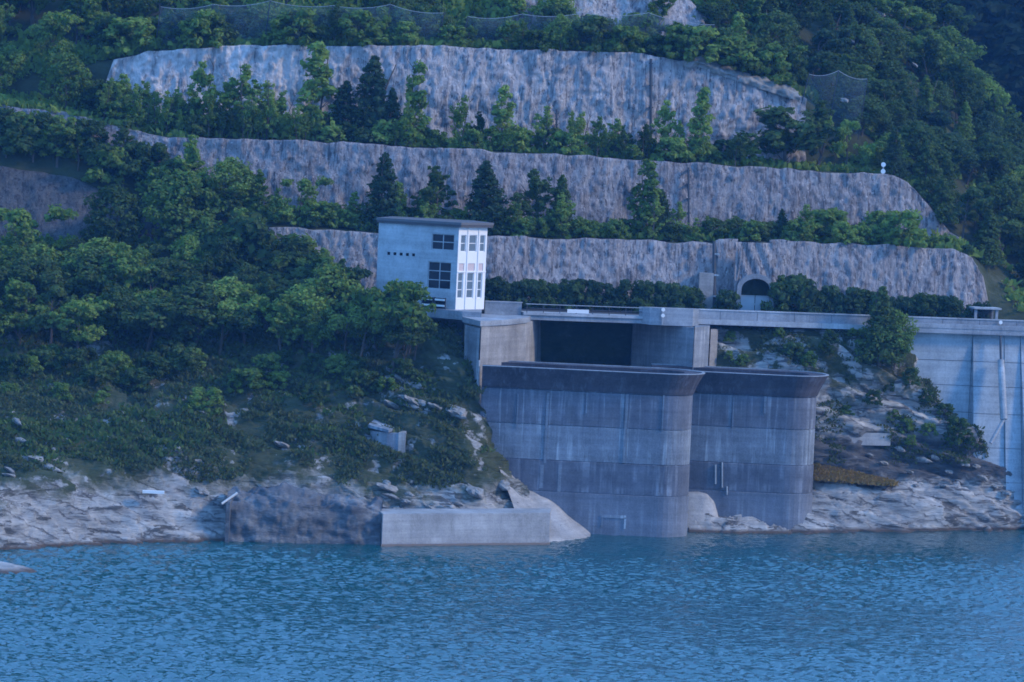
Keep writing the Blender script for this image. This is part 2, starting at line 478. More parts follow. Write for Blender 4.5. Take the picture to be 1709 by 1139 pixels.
def watermat():
    m, t, out = nt('lake_water')
    b = N(t, 'ShaderNodeBsdfPrincipled')
    b.inputs['Base Color'].default_value = (0.0, 0.068, 0.078, 1)
    b.inputs['Roughness'].default_value = 0.05
    b.inputs['IOR'].default_value = 2.2
    v = mapped(t, (0.9, 1.1, 1.0))
    bp = N(t, 'ShaderNodeBump'); bp.inputs['Strength'].default_value = 1.0; bp.inputs['Distance'].default_value = 0.3
    n1, n2 = noise(t, v, 1.5, 3, 0.55, 0.1), noise(t, mapped(t, (0.35, 0.5, 1)), 1.0, 2)
    am = N(t, 'ShaderNodeMapRange'); L(t, n2, am.inputs[0]); am.inputs[1].default_value = 0.35; am.inputs[2].default_value = 0.65; am.inputs[3].default_value = 0.45; am.inputs[4].default_value = 1.0
    # calmer in the lee of the bank, livelier out on the lake
    geo = N(t, 'ShaderNodeNewGeometry'); sp = N(t, 'ShaderNodeSeparateXYZ'); L(t, geo.outputs['Position'], sp.inputs[0])
    le = N(t, 'ShaderNodeMapRange'); L(t, sp.outputs[1], le.inputs[0]); le.inputs[1].default_value = 304; le.inputs[2].default_value = 280; le.inputs[3].default_value = 0.4; le.inputs[4].default_value = 1.0
    k1 = N(t, 'ShaderNodeMath', operation='MULTIPLY'); L(t, am.outputs[0], k1.inputs[0]); L(t, le.outputs[0], k1.inputs[1])
    k2 = N(t, 'ShaderNodeMath', operation='MULTIPLY'); L(t, k1.outputs[0], k2.inputs[0]); L(t, n1, k2.inputs[1])
    L(t, k2.outputs[0], bp.inputs['Height'])
    L(t, bp.outputs[0], b.inputs['Normal'])
    L(t, b.outputs[0], out.inputs[0])
    return m
MAT['water'] = watermat()

# ------------------------------------------------------------------ terrain lofts
def row_eval(row, px):
    r = np.array(row, float)
    return P(px, np.interp(px, r[:, 0], r[:, 1]), np.interp(px, r[:, 0], r[:, 2]))

def row_even(row, n):
    r = np.array(row, float)
    return row_eval(row, np.linspace(r[0, 0], r[-1, 0], n))

def loft(lines, subs):
    """lines: arrays (n,3); subs[k] strips between line k and k+1."""
    out = []
    for k in range(len(lines) - 1):
        for j in range(subs[k]):
            f = j / subs[k]
            out.append(lines[k] * (1 - f) + lines[k + 1] * f)
    out.append(lines[-1])
    return np.array(out)

def normals(G):
    du = np.gradient(G, axis=1)
    dv = np.gradient(G, axis=0)
    n = np.cross(du, dv)
    n /= np.linalg.norm(n, axis=-1, keepdims=True) + 1e-9
    return n * np.where(n[..., 1:2] > 0, -1, 1) if np.mean(n[..., 1]) > 0 and np.mean(n[..., 2]) < 0 else n

def rocky(G, amp, seed, tilt=-32, freq=1.0):
    """Broken slabs: sawtooth bedding tilted down to one side plus lumps."""
    n = normals(G)
    a = math.radians(tilt)
    s = G[..., 0] * math.sin(-a) * 0.55 + G[..., 2] * math.cos(a) + G[..., 1] * 0.25
    s = s * 0.5 * freq + 0.7 * fbm(G * 0.16, 3, seed)
    saw = s - np.floor(s)
    saw = np.where(saw < 0.82, saw / 0.82, (1 - saw) / 0.18)
    s2 = s * 2.7 + 1.1 * fbm(G * 0.6, 3, seed + 5)
    saw2 = s2 - np.floor(s2)
    lump = fbm(G * np.array([0.25, 0.3, 0.4]), 5, seed + 9, 0.55)
    d = (saw - 0.5) * 1.1 + (saw2 - 0.5) * 0.35 + lump * 0.9 + 0.22 * np.abs(fbm(G * 1.3, 3, seed + 3))
    return G + n * (d * amp)[..., None]

# left bank: rows from under the water up to the foot of the lowest terrace wall (pixel x, pixel y, depth)
def shore(pts):
    out = []
    for px, py in pts:
        out.append((px, py, float(Pz(px, py, 0)[1])))
    return out
A1 = shore([(-420, 965), (-150, 934), (0, 919), (200, 909), (375, 903), (560, 905), (640, 903), (800, 902), (915, 899), (950, 896)])
A2 = [(-420, 850, 258), (-150, 832, 268), (0, 818, 275), (150, 792, 282), (300, 766, 287), (400, 775, 289.5), (500, 795, 289.5), (620, 828, 290), (700, 842, 291), (800, 852, 292), (850, 842, 295), (878, 835, 297.5)]
A3 = [(-420, 700, 275), (0, 705, 288), (200, 700, 292), (400, 692, 296), (600, 700, 297), (700, 718, 296), (780, 755, 295.5), (815, 770, 297), (838, 775, 298.6)]
A4 = [(-420, 600, 290), (0, 612, 300), (200, 602, 304), (400, 592, 305), (600, 590, 304), (680, 592, 303), (740, 604, 301.5), (772, 625, 300.5), (800, 668, 299.2)]
A5 = [(-420, 470, 305), (0, 482, 314), (300, 492, 315), (500, 520, 313), (650, 538, 310.5), (715, 540, 309.5), (745, 548, 308.5), (765, 570, 305)]
A6 = [(-420, 385, 318), (0, 402, 322), (240, 402, 321.5), (450, 490, 320), (640, 512, 319.5), (715, 521, 316.5), (765, 525, 316)]
nA = 440
LA = [row_even(r, nA) for r in (A1, A2, A3, A4, A5, A6)]
under = LA[0] + np.array([1.5, -5.0, -3.0])
GA0 = loft([under] + LA, [10, 34, 42, 36, 26, 18])
GA = rocky(GA0, 0.85, 21)
va = np.linspace(0, 1, GA.shape[0])[:, None]
k = np.clip((GA0[..., 2] - 14.5) / 3.0, 0, 1)[..., None]          # calm ground at the terrace
GA = GA * (1 - k) + GA0 * k
bank = put('left_bank', fast_mesh('left_bank', GA, grid_quads(*GA.shape[:2])), MAT['bank'])
tag(bank, kind='structure')

# right bank between the second spillway and the dam
B1 = shore([(1150, 889), (1250, 890), (1357, 890), (1500, 888), (1600, 886), (1709, 884), (2050, 880)])
B2 = [(1150, 815, 311.5), (1365, 813, 312.5), (1500, 812, 314.5), (1600, 824, 316.6), (1709, 840, 319.3), (2050, 850, 324)]
B2b = [(1150, 805, 313), (1365, 800, 314), (1500, 805, 316.5), (1600, 815, 317.9), (1709, 832, 319.6), (2050, 850, 325)]
B3 = [(1150, 720, 313.5), (1365, 722, 314.6), (1450, 735, 317.2), (1550, 760, 318.6), (1640, 792, 319.2), (1709, 828, 320.0), (2050, 848, 326)]
B4 = [(1170, 620, 315.5), (1300, 612, 315.5), (1380, 600, 316), (1450, 618, 317.5), (1525, 640, 319.0), (1600, 700, 319.5), (1650, 760, 319.9), (1709, 820, 320.6), (2050, 845, 327)]
B5 = [(1190, 549, 318), (1280, 549, 318), (1440, 554, 319.2), (1510, 562, 320.3), (1540, 640, 320.6), (1605, 700, 320.8), (1655, 760, 321.0), (1709, 815, 321.6), (2050, 842, 328)]
nB = 260
LB = [row_even(r, nB) for r in (B1, B2, B2b, B3, B4, B5)]
GB0 = loft([LB[0] + np.array([0, -4.0, -3.0])] + LB + [LB[-1] + np.array([0, 9.0, 0.0])], [8, 26, 5, 30, 34, 24, 6])
GB = rocky(GB0, 0.9, 51, -25, 0.8)
k = np.clip((GB0[..., 2] - 16.0) / 1.2, 0, 1)[..., None]
GB = GB * (1 - k) + GB0 * k
tag(put('right_bank', fast_mesh('right_bank', GB, grid_quads(*GB.shape[:2])), MAT['bank_right']), kind='structure')

# terraced hillside (road terrace, three ledges, slope above); rows shared with the retaining walls
C0 = [(-420, 390, 322.5), (0, 405, 322), (240, 402, 321.5), (450, 490, 320), (640, 512, 319.5), (830, 521, 320), (1200, 531, 324), (1640, 548, 328.5), (2050, 575, 334)]
C1 = [(-420, 265, 326), (0, 278, 326), (120, 298, 326), (240, 352, 324.5), (330, 374, 322), (450, 382, 321), (640, 392, 321), (830, 397, 321.3), (1188, 408, 325), (1200, 402, 325), (1400, 409, 327), (1590, 419, 329), (1622, 434, 329.4), (1640, 465, 329.7), (1650, 512, 330), (2050, 570, 335)]
C2 = [(-420, 190, 331), (0, 203, 330), (150, 226, 329), (260, 268, 328), (400, 330, 327), (600, 374, 326.5), (830, 381, 327), (1190, 393, 331), (1500, 404, 334), (1585, 405, 335), (1640, 440, 335.5), (1709, 480, 337), (2050, 545, 341)]
C3 = [(-420, 158, 331.6), (0, 177, 330.6), (100, 190, 330), (180, 208, 329.3), (260, 229, 328.6), (500, 238, 327.6), (740, 250, 327.8), (770, 252, 328), (1000, 265, 330), (1300, 283, 332.7), (1490, 295, 334.6), (1515, 308, 334.9), (1545, 340, 335.2), (1585, 390, 335.6), (1640, 432, 336), (1709, 475, 337.6), (2050, 540, 342)]
C4 = [(-420, 148, 337), (0, 165, 335.6), (150, 188, 335), (260, 217, 334), (500, 228, 334), (700, 240, 334.3), (1000, 256, 337), (1240, 273, 339.5), (1340, 280, 340.2), (1450, 286, 341), (1540, 318, 341.5), (1709, 440, 343), (2050, 520, 347)]
C5 = [(-420, 130, 337.5), (0, 140, 336.4), (110, 128, 335.8), (160, 110, 335.5), (250, 88, 335), (400, 78, 335), (700, 80, 335.4), (1050, 91, 338.2), (1140, 103, 339), (1170, 106, 339.3), (1230, 128, 340), (1330, 160, 341), (1400, 205, 342), (1540, 290, 343.5), (1709, 410, 345), (2050, 500, 349)]
C6 = [(-420, 70, 345), (0, 74, 343), (250, 72, 341), (700, 66, 341.5), (1050, 74, 344), (1140, 88, 345), (1230, 106, 347), (1400, 160, 352), (1540, 240, 356), (1709, 360, 360), (2050, 470, 362)]
C7 = [(-420, -90, 356), (0, -80, 354), (400, -20, 348), (700, 5, 347), (870, 30, 346), (1170, 36, 349), (1230, 50, 352), (1400, 40, 364), (1540, 150, 370), (1709, 310, 372), (2050, 440, 374)]
C8 = [(-420, -210, 376), (0, -210, 374), (800, -190, 372), (1200, -230, 380), (1400, -180, 394), (1500, -20, 392), (1560, 80, 389), (1620, 180, 385), (1709, 290, 380), (2050, 420, 378)]
C9 = [(-420, -260, 440), (0, -260, 440), (800, -240, 440), (1200, -330, 440), (1400, -330, 440), (1500, -100, 425), (1560, 30, 415), (1620, 150, 405), (1709, 270, 398), (2050, 410, 394)]
nC = 420
CR = dict(C0=C0, C1=C1, C2=C2, C3=C3, C4=C4, C5=C5, C6=C6, C7=C7, C8=C8, C9=C9)
LC = [row_even(r, nC) for r in (C0, C1, C2, C3, C4, C5, C6, C7, C8, C9)]
front = LC[0] + np.array([0, -2.0, 0.0])
backdrop = LC[-1] + np.array([0, 60, -30.0])
GC = loft([front + np.array([0, 9.0, -14.0]), front] + LC + [backdrop], [3, 2, 3, 4, 3, 4, 3, 6, 8, 24, 14, 4])
zz = np.clip((GC[..., 2] - 41) / 6, 0, 1) + np.clip((GC[..., 0] - 40) / 8, 0, 1)
GC[..., 2] += fbm(GC * 0.12, 4, 77) * 1.6 * np.clip(zz, 0, 1)
GC[..., 1] += 0.25                                     # kept just behind the faces of the walls
tag(put('hillside', fast_mesh('hillside', GC, grid_quads(*GC.shape[:2])), MAT['soil']), kind='structure')

def ledge(a, b, px, f=0.35):
    return row_eval(CR[a], px) * (1 - f) + row_eval(CR[b], px) * f

# farther wooded spur behind the right-hand slope
D = [[(1350, 430, 440), (1709, 470, 440), (2150, 520, 440)],
     [(1350, 200, 470), (1709, 240, 470), (2150, 300, 470)],
     [(1350, -60, 510), (1709, -20, 510), (2150, 60, 510)],
     [(1350, -500, 600), (1709, -460, 600), (2150, -380, 600)]]
GD = loft([row_even(r, 90) for r in D], [14, 16, 18])
GD = GD + normals(GD) * (fbm(GD * 0.05, 4, 13) * 3.0)[..., None]
tag(put('far_hill', fast_mesh('far_hill', GD, grid_quads(*GD.shape[:2])), MAT['soil']), kind='structure')

# ------------------------------------------------------------------ water with real waves
def axis(lo, hi, step, far, n):
    e = np.linspace(0, 1, n)[1:] ** 2
    return np.concatenate([lo - (far * e)[::-1], np.arange(lo, hi + step, step), hi + far * e])
wx = axis(-58, 66, 0.18, 700, 22)
wy = axis(205, 322, 0.16, 500, 20)
wy = np.concatenate([wy[wy < 322], np.array([330, 345, 360.0])])
X, Yw = np.meshgrid(wx, wy)
H = np.zeros_like(X)
for i in range(110):
    lam = math.exp(random.uniform(math.log(0.5), math.log(1.3)))
    th = math.radians(random.gauss(86, 42))
    kk = 2 * math.pi / lam
    ph = random.uniform(0, 6.28)
    wob = 1.5 * fbm(np.stack([X * .09 + i, Yw * .09, X * 0 + i], -1), 2, i) if i % 12 == 0 else 0
    a_ = np.sin(kk * (X * math.cos(th) + Yw * math.sin(th)) + ph + wob)
    H += lam ** 0.7 * (a_ + 0.12 * a_ * a_)                            # peaked crests
H -= H.mean()
mid = (np.abs(X) < 50) & (Yw > 210) & (Yw < 300)
rms = np.sqrt(np.mean(np.gradient(H, axis=0)[mid] ** 2)) / 0.16
H *= 0.24 / rms
gust = 0.8 + 0.75 * fbm(np.stack([X * 0.03, Yw * 0.07, X * 0], -1), 3, 5)
lee = np.clip((302 - Yw + 0.14 * X) / 24, 0.3, 1.0)             # sheltered under the bank
inside = ((X > -62) & (X < 70) & (Yw > 190)).astype(float)
H *= np.clip(gust, 0.25, 1.3) * lee * inside
tag(put('water', fast_mesh('water', np.stack([X, Yw, H], -1), grid_quads(*X.shape)), MAT['water'], smooth=True), kind='structure')
lb = MB(); lb.prism([(-760, -300), (770, -300), (770, 365), (-760, 365)], -12.5, -12)
tag(lb.build('lake_bed', MAT['soil']), kind='structure')

# ------------------------------------------------------------------ terrace walls (rock cuts faced with sprayed concrete)
def terrace_wall(name, label, lo, hi, px0, px1, mat, n, m, seed, amp=0.4, proud=0.35, taper=False):
    px = np.linspace(px0, px1, n)
    a, b = row_eval(lo, px), row_eval(hi, px)
    a = a + np.array([0, -proud, -0.5]); b = b + np.array([0, -proud * 0.3, 0.12])
    if taper:      # the left end sinks into the slope
        b = a + (b - a) * np.clip(0.12 + np.linspace(0, 40, n) ** 0.7, 0, 1)[:, None]
    edge = fbm(b * 0.5, 3, seed + 2) * 0.3
    b[:, 2] += edge
    G = loft([a, b], [m])
    br_ = fbm(G * np.array([0.9, 0.9, 0.35]), 4, seed)
    d = 0.35 * (np.round(br_ * 5) / 5 * 0.7 + br_ * 0.3) + 0.25 * fbm(G * 0.4, 3, seed + 4) + 0.45 * np.abs(fbm(G * np.array([1.8, 1.8, 1.1]), 4, seed + 7))
    f = np.linspace(0, 1, m + 1)[:, None]
    G = G + np.array([0.2, -0.97, 0.1]) * (d * amp * 2.4)[..., None]
    top = G[-1] + np.array([0, 0.9, 0.0])
    G = np.concatenate([G, top[None], (top + np.array([0, 0.1, -2.0]))[None]])
    base = G[0].mean(0)
    o = put(name, fast_mesh(name, G - base, grid_quads(*G.shape[:2])), mat)
    o.location = tuple(base)
    return tag(o, label, 'retaining wall')
terrace_wall('rock_wall', 'tall pale rock face at the top, streaked white and grey, above the middle terrace', C4, C5, 165, 1345, MAT['wall1'], 420, 54, 3, 0.5, taper=True)
terrace_wall('rock_wall', 'long middle rock face, darker grey with a sloping right end, above the small conifers', C2, C3, -420, 1600, MAT['wall2'], 560, 44, 31, 0.4)
terrace_wall('rock_wall', 'lowest rock face behind the road, with the tunnel mouth in it', C0, C1, 432, 1192, MAT['wall3'], 260, 42, 61, 0.38, taper=True)
# the right half of the lowest wall leaves room for the tunnel mouth
TUN = (1231, 1284)
terrace_wall('rock_wall', 'right half of the lowest rock face, rounded at its far end', C0, C1, TUN[1], 1652, MAT['wall3'], 150, 42, 62, 0.36)
terrace_wall('rock_wall', 'short stretch of lowest rock face between the drain pipe and the tunnel', C0, C1, 1194, TUN[0], MAT['wall3'], 14, 42, 63, 0.25)
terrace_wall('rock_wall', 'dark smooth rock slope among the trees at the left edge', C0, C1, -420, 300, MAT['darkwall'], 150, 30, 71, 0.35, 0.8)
# upper-most rock face at the picture's top edge
C6b = [(860, 60, 345), (1180, 66, 348)]
C7b = [(860, -40, 346.5), (1100, -30, 349), (1150, 5, 349.6), (1185, 38, 350)]
terrace_wall('rock_wall', 'pale ribbed rock face cut off by the top edge of the picture', C6b, C7b, 862, 1183, MAT['wall1'], 120, 30, 91, 0.5, 1.2)

# ------------------------------------------------------------------ road frame: s along the road, t back from its lakeside edge
th = math.atan2(11.0, 50.3)
EV = np.array([math.cos(th), math.sin(th)])
BV = np.array([-math.sin(th), math.cos(th)])
O0 = XY(760, 311)
def W(s, t): return O0 + EV * s + BV * t
def S(px, t=0.0, py=530):
    """Station s at which the picture column px meets the line t."""
    d = fw + ((px - CX) / F) * RT + ((CY - py) / F) * UP
    A = np.array([[EV[0], -d[0]], [EV[1], -d[1]]])
    rhs = -(O0 + BV * t)
    return float(np.linalg.solve(A, rhs)[0])
ZD = 17.6
mb = MB()
s0, s1 = S(700), S(2080)
mb.prism([W(s0, 0.35), W(s1, 0.35), W(s1, 9.5), W(s0, 9.5)], ZD - 0.55, ZD)
road = tag(mb.build('road', MAT['asphalt']), kind='structure')

# ------------------------------------------------------------------ spillway walls (two long horseshoe weirs)
def horseshoe(xl, xr, yf, w, nose=18):
    r = w / 2
    pts, nor = [], []
    n = max(2, int((xr - r - xl) / 1.2))
    for i in range(n + 1):
        pts.append((xl + (xr - r - xl) * i / n, yf)); nor.append((0, -1))
    for i in range(1, nose):
        a = -math.pi / 2 + math.pi * i / nose
        pts.append((xr - r + r * math.cos(a), yf + r + r * math.sin(a))); nor.append((math.cos(a), math.sin(a)))
    for i in range(n + 1):
        pts.append((xr - r - (xr - r - xl) * i / n, yf + w)); nor.append((0, 1))
    return np.array(pts), np.array(nor)

def ring(pts, nor, prof):
    """prof: closed list of (offset, z) swept along the horseshoe."""
    m = MB()
    k = len(prof)
    for p, n in zip(pts, nor):
        for off, z in prof:
            q = p + n * off
            m.v.append((float(q[0]), float(q[1]), z))
    for i in range(len(pts) - 1):
        for j in range(k):
            jj = (j + 1) % k
            m.f.append((i * k + j, (i + 1) * k + j, (i + 1) * k + jj, i * k + jj))
    m.f.append(tuple(range(k)))
    m.f.append(tuple(reversed(range((len(pts) - 1) * k, len(pts) * k))))
    return m

def spillway(label, xl, xr, yf, w, ztop, joints, cat='spillway'):
    pts, nor = horseshoe(xl, xr, yf, w)
    t = thing('spillway_wall', label, cat, ((xl + xr) / 2, yf + w / 2, 0))
    zs = [-6.0] + joints
    for i in range(len(zs) - 1):
        z0, z1 = zs[i], zs[i + 1]
        o = 0.10 if i == 0 else (0.05 if i == 1 else 0.0)
        ring(pts, nor, [(o, z0 + 0.012), (o, z1 - 0.10), (o - 0.09, z1 - 0.05), (o - 0.09, z1), (-0.7, z1), (-0.7, z0 + 0.012)]).build('concrete_lift', MAT[('tower_low', 'tower_band', 'tower_pale', 'tower')[i]], t)
    zl = zs[-1]
    ring(pts, nor, [(0.05, zl + 0.01), (0.28, zl + 0.6), (0.58, zl + 1.2), (0.92, ztop - 0.07), (-0.75, ztop - 0.07), (-0.75, zl + 0.01)]).build('flared_lip', MAT['lip'], t)
    ring(pts, nor, [(0.95, ztop - 0.065), (0.97, ztop - 0.02), (0.94, ztop), (0.7, ztop), (0.7, ztop - 0.065)]).build('coping', MAT['deck'], t)
    return t
x1l, x1r = XY(804, 299.5, 640)[0], XY(1159, 299.5, 660)[0]
x2l, x2r = XY(1090, 308, 640)[0], XY(1367, 308, 670)[0]
J1 = [Z(1050, y, 299.5) for y in (826, 774, 715, 657)]
J2 = [Z(1280, y, 308) for y in (822, 775, 715, 661)]
ZR = Z(1180, 626, 299.5)
spillway('front curved concrete spillway wall with dark flared rim, standing in the lake left of its twin', x1l, x1r, 299.5, 5.2, ZR, J1)
spillway('rear curved concrete spillway wall, half hidden behind the front one, nearer the dam', x2l, x2r, 308.0, 5.2, Z(1385, 629, 308), J2)

tw = [o for o in scene.objects if o.name.startswith('spillway_wall')]
tw.sort(key=lambda o: o.location.y)
yf = 299.5 - 0.13
for x0_, x1_, y0_, y1_ in ((1003, 1045, 861, 864), (1003, 1006.5, 864.4, 879), (1041, 1045, 864.4, 883)):
    a_, b_ = P(x0_, y1_, yf), P(x1_, y0_, yf)
    MB().prism([(a_[0], yf - 0.03), (b_[0], yf - 0.03), (b_[0], yf + 0.01), (a_[0], yf + 0.01)], a_[2], b_[2]).build('pale_strip', MAT['tower_pale'], tw[0])
yf = 299.5 - 0.012
for x_, y0_, y1_, w_ in ((865, 658, 714, 0.05), (915, 656, 773, 0.11), (980, 656, 690, 0.06), (1047, 658, 773, 0.12), (1108, 660, 720, 0.06), (935, 776, 822, 0.14), (905, 776, 815, 0.16)):
    a_, b_ = P(x_ - (y1_ - y0_) * 0.047, y1_, yf), P(x_, y0_, yf)
    MB().prism([(b_[0] - w_, yf - 0.055), (b_[0] + w_, yf - 0.055), (b_[0] + w_, yf + 0.002), (b_[0] - w_, yf + 0.002)], a_[2], b_[2]).build('vertical_joint', MAT['tower_pale'], tw[0])
yf = 308.0 - 0.012
for x_, y0_, y1_, w_ in ((1278, 662, 690, 0.12), (1225, 662, 714, 0.06)):
    a_, b_ = P(x_ - (y1_ - y0_) * 0.047, y1_, yf), P(x_, y0_, yf)
    MB().prism([(b_[0] - w_, yf - 0.055), (b_[0] + w_, yf - 0.055), (b_[0] + w_, yf + 0.002), (b_[0] - w_, yf + 0.002)], a_[2], b_[2]).build('vertical_joint', MAT['tower_pale'], tw[1])
yf = 308.0 - 0.12
for x_, y0_, y1_ in ((1194, 776, 808), (1205, 772, 814), (1213, 812, 826)):
    a_, b_ = P(x_, y1_, yf), P(x_, y0_, yf)
    MB().tube(a_, b_, 0.08).build('pale_pipe', MAT['dam'], tw[1])
# ------------------------------------------------------------------ abutments and channel mouth
ab = thing('left_abutment', 'concrete abutment under the gatehouse corner, its beige face turned to the channel', 'abutment', (*XY(820, 306), 0))
ca = [XY(803, 300.6), XY(846, 304.6), XY(878, 309.2), XY(893, 314), XY(905, 322), XY(915, 340), XY(760, 340), XY(775, 305.5)]
MB().prism(ca, -4, 16.9).build('channel_wall', MAT['abut'], ab)
cc = [XY(801, 300.3), XY(848, 304.4), XY(880, 309.0), XY(884, 311.5), XY(766, 311.5), XY(771, 305.2)]
MB().prism(cc, 16.905, 17.35).build('cap_slab', MAT['deck'], ab)
pi = [XY(776, 303.6), XY(800.5, 300.25), XY(800.5, 301.6), XY(778, 305.0)]
MB().prism(pi, -3, 16.7).build('corner_pier', MAT['abut_blue'], ab)
m = MB()
m.tube((*XY(801.5, 299.9), 10.2), (*XY(801.5, 299.9), 14.1), 0.10)
m.build('gauge_pipe', MAT['coping'], ab)

rb = thing('right_abutment', 'streaked concrete pier at the right end of the footbridge', 'abutment', (*XY(1120, 316), 0))
cr_ = [XY(1056, 319.5), XY(1158, 312.8), XY(1158.3, 340), XY(1046, 340)]
MB().prism(cr_, -4, 16.9).build('channel_wall', MAT['abut_blue'], rb)
MB().prism([XY(1159, 312.4), XY(1184, 314.3), XY(1184, 325), XY(1159, 325)], -4, 17.02).build('pier', MAT['abut_blue'], rb)
MB().prism([XY(1186, 315.2), XY(1198, 316.2), XY(1198, 325), XY(1186, 325)], -4, 16.7).build('pier', MAT['abut'], rb)
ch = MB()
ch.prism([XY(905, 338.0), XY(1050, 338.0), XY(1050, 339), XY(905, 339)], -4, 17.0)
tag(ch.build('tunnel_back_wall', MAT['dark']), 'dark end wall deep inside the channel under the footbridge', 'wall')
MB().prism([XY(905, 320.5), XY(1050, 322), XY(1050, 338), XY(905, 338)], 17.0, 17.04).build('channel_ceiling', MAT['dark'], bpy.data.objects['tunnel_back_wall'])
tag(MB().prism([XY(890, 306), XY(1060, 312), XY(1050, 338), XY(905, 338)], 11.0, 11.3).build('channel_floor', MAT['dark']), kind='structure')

# recessed dark wall and slab below the gatehouse
tag(MB().prism([XY(640, 311.2), XY(774, 309.8), XY(774, 312), XY(640, 313)], 6, 17.0).build('basement_wall', MAT['abut_blue']), 'dark recessed concrete wall below the gatehouse terrace', 'wall')
ZG = 17.8
tag(MB().prism([XY(640, 309.6), XY(714, 307.9), XY(770, 305.6), XY(802, 305.6), XY(802, 311.6), XY(790, 319), XY(640, 319)], ZG - 0.75, ZG - 0.004).build('terrace_slab', MAT['deck']), 'pale concrete terrace slab that the gatehouse stands on', 'slab')

# ------------------------------------------------------------------ gatehouse
def facade(mb, a, b, z0, z1, holes, nrm, depth=0.22):
    """Vertical wall a->b with rectangular holes (u0,u1,z0,z1), u in 0..1; reveals run inwards."""
    us = sorted({0.0, 1.0, *[h[0] for h in holes], *[h[1] for h in holes]})
    ws = sorted({z0, z1, *[h[2] for h in holes], *[h[3] for h in holes]})
    pt = lambda u, z, d=0: (*(a + (b - a) * u - nrm * d), z)
    for i in range(len(us) - 1):
        for j in range(len(ws) - 1):
            um, wm = (us[i] + us[i + 1]) / 2, (ws[j] + ws[j + 1]) / 2
            if any(h[0] < um < h[1] and h[2] < wm < h[3] for h in holes):
                continue
            mb.quad(pt(us[i], ws[j]), pt(us[i + 1], ws[j]), pt(us[i + 1], ws[j + 1]), pt(us[i], ws[j + 1]))
    for u_0, u_1, w0, w1 in holes:
        mb.quad(pt(u_0, w0), pt(u_1, w0), pt(u_1, w0, depth), pt(u_0, w0, depth))
        mb.quad(pt(u_0, w1), pt(u_1, w1), pt(u_1, w1, depth), pt(u_0, w1, depth))
        mb.quad(pt(u_0, w0), pt(u_0, w1), pt(u_0, w1, depth), pt(u_0, w0, depth))
        mb.quad(pt(u_1, w0), pt(u_1, w1), pt(u_1, w1, depth), pt(u_1, w0, depth))

def slab3(mb, a, b, nrm, u_0, u_1, w0, w1, d0, d1):
    """Upright block on a facade between depths d0 (outer) and d1 (inner), measured inwards."""
    p = lambda u, d: a + (b - a) * u - nrm * d
    mb.prism([p(u_0, d0), p(u_1, d0), p(u_1, d1), p(u_0, d1)], w0, w1)

gA, gB = XY(629, 310.0, 450), XY(763, 307.5, 450)
gC = XY(810.5, 310.4, 450)
gD = gA + np.array([1.2, 5.5])
gD2 = gC + np.array([-1.6, 4.0])
ZT = Z(763, 379.5, 307.5)
gh = thing('gatehouse', 'two-storey gatehouse, blue-grey side wall and white window front, flat dark roof', 'building', (*gB, ZG))
def nrm_of(a, b):
    d = (b - a) / np.linalg.norm(b - a)
    return np.array([d[1], -d[0]])
nL, nR = nrm_of(gA, gB), nrm_of(gB, gC)
zu = lambda y: Z(736, y, 308.2)
uL = lambda px: (px - 629) / 134.0
hL = [(uL(718.5), uL(756), zu(417.5), zu(390.5)), (uL(714.5), uL(753), zu(483), zu(437.5))]
vents = [(uL(x), uL(x + 5.2), zu(431), zu(426)) for x in (645, 655.3, 665.8, 676.2, 686.6)]
wl = MB(); facade(wl, gA, gB, ZG, ZT, hL + vents, nL); wl.build('side_wall', MAT['paint_blue'], gh)
zr = lambda y: Z(787, y, 309.0)
uR = lambda px: (px - 763) / 47.5
colsR = [(767.2, 776), (781, 793.6), (799, 807.6)]
hU = [(uR(a), uR(b), zr(420.5), zr(392.5)) for a, b in colsR]
hW = [(uR(a - 2.0), uR(b - 2.0), zr(498), zr(455.5)) for a, b in colsR]
hS = [(uR(a - 1.5), uR(b - 1.5), zr(452.5), zr(440)) for a, b in colsR]
wr = MB(); facade(wr, gB, gC, ZG, ZT, hU + hW + hS, nR, 0.16); wr.build('window_front', MAT['paint_white'], gh)
br = MB()
br.quad((*gC, ZG), (*gD2, ZG), (*gD2, ZT), (*gC, ZT)); br.quad((*gD2, ZG), (*gD, ZG), (*gD, ZT), (*gD2, ZT)); br.quad((*gD, ZG), (*gA, ZG), (*gA, ZT), (*gD, ZT))
br.build('rear_wall', MAT['paint_blue'], gh)
ctr = (gA + gB + gC + gD + gD2) / 5
ov = lambda p, d: p + (p - ctr) / np.linalg.norm(p - ctr) * d
rp = [ov(gA, 0.2), ov(gB, 0.38), ov(gC, 0.5), ov(gD2, 0.4), ov(gD, 0.3)]
MB().prism(rp, ZT + 0.005, ZT + 0.2).build('roof_slab', MAT['roof'], gh)
MB().prism([ov(p, 0.05) for p in rp], ZT + 0.205, ZT + 0.42).build('roof_edge', MAT['fascia'], gh)

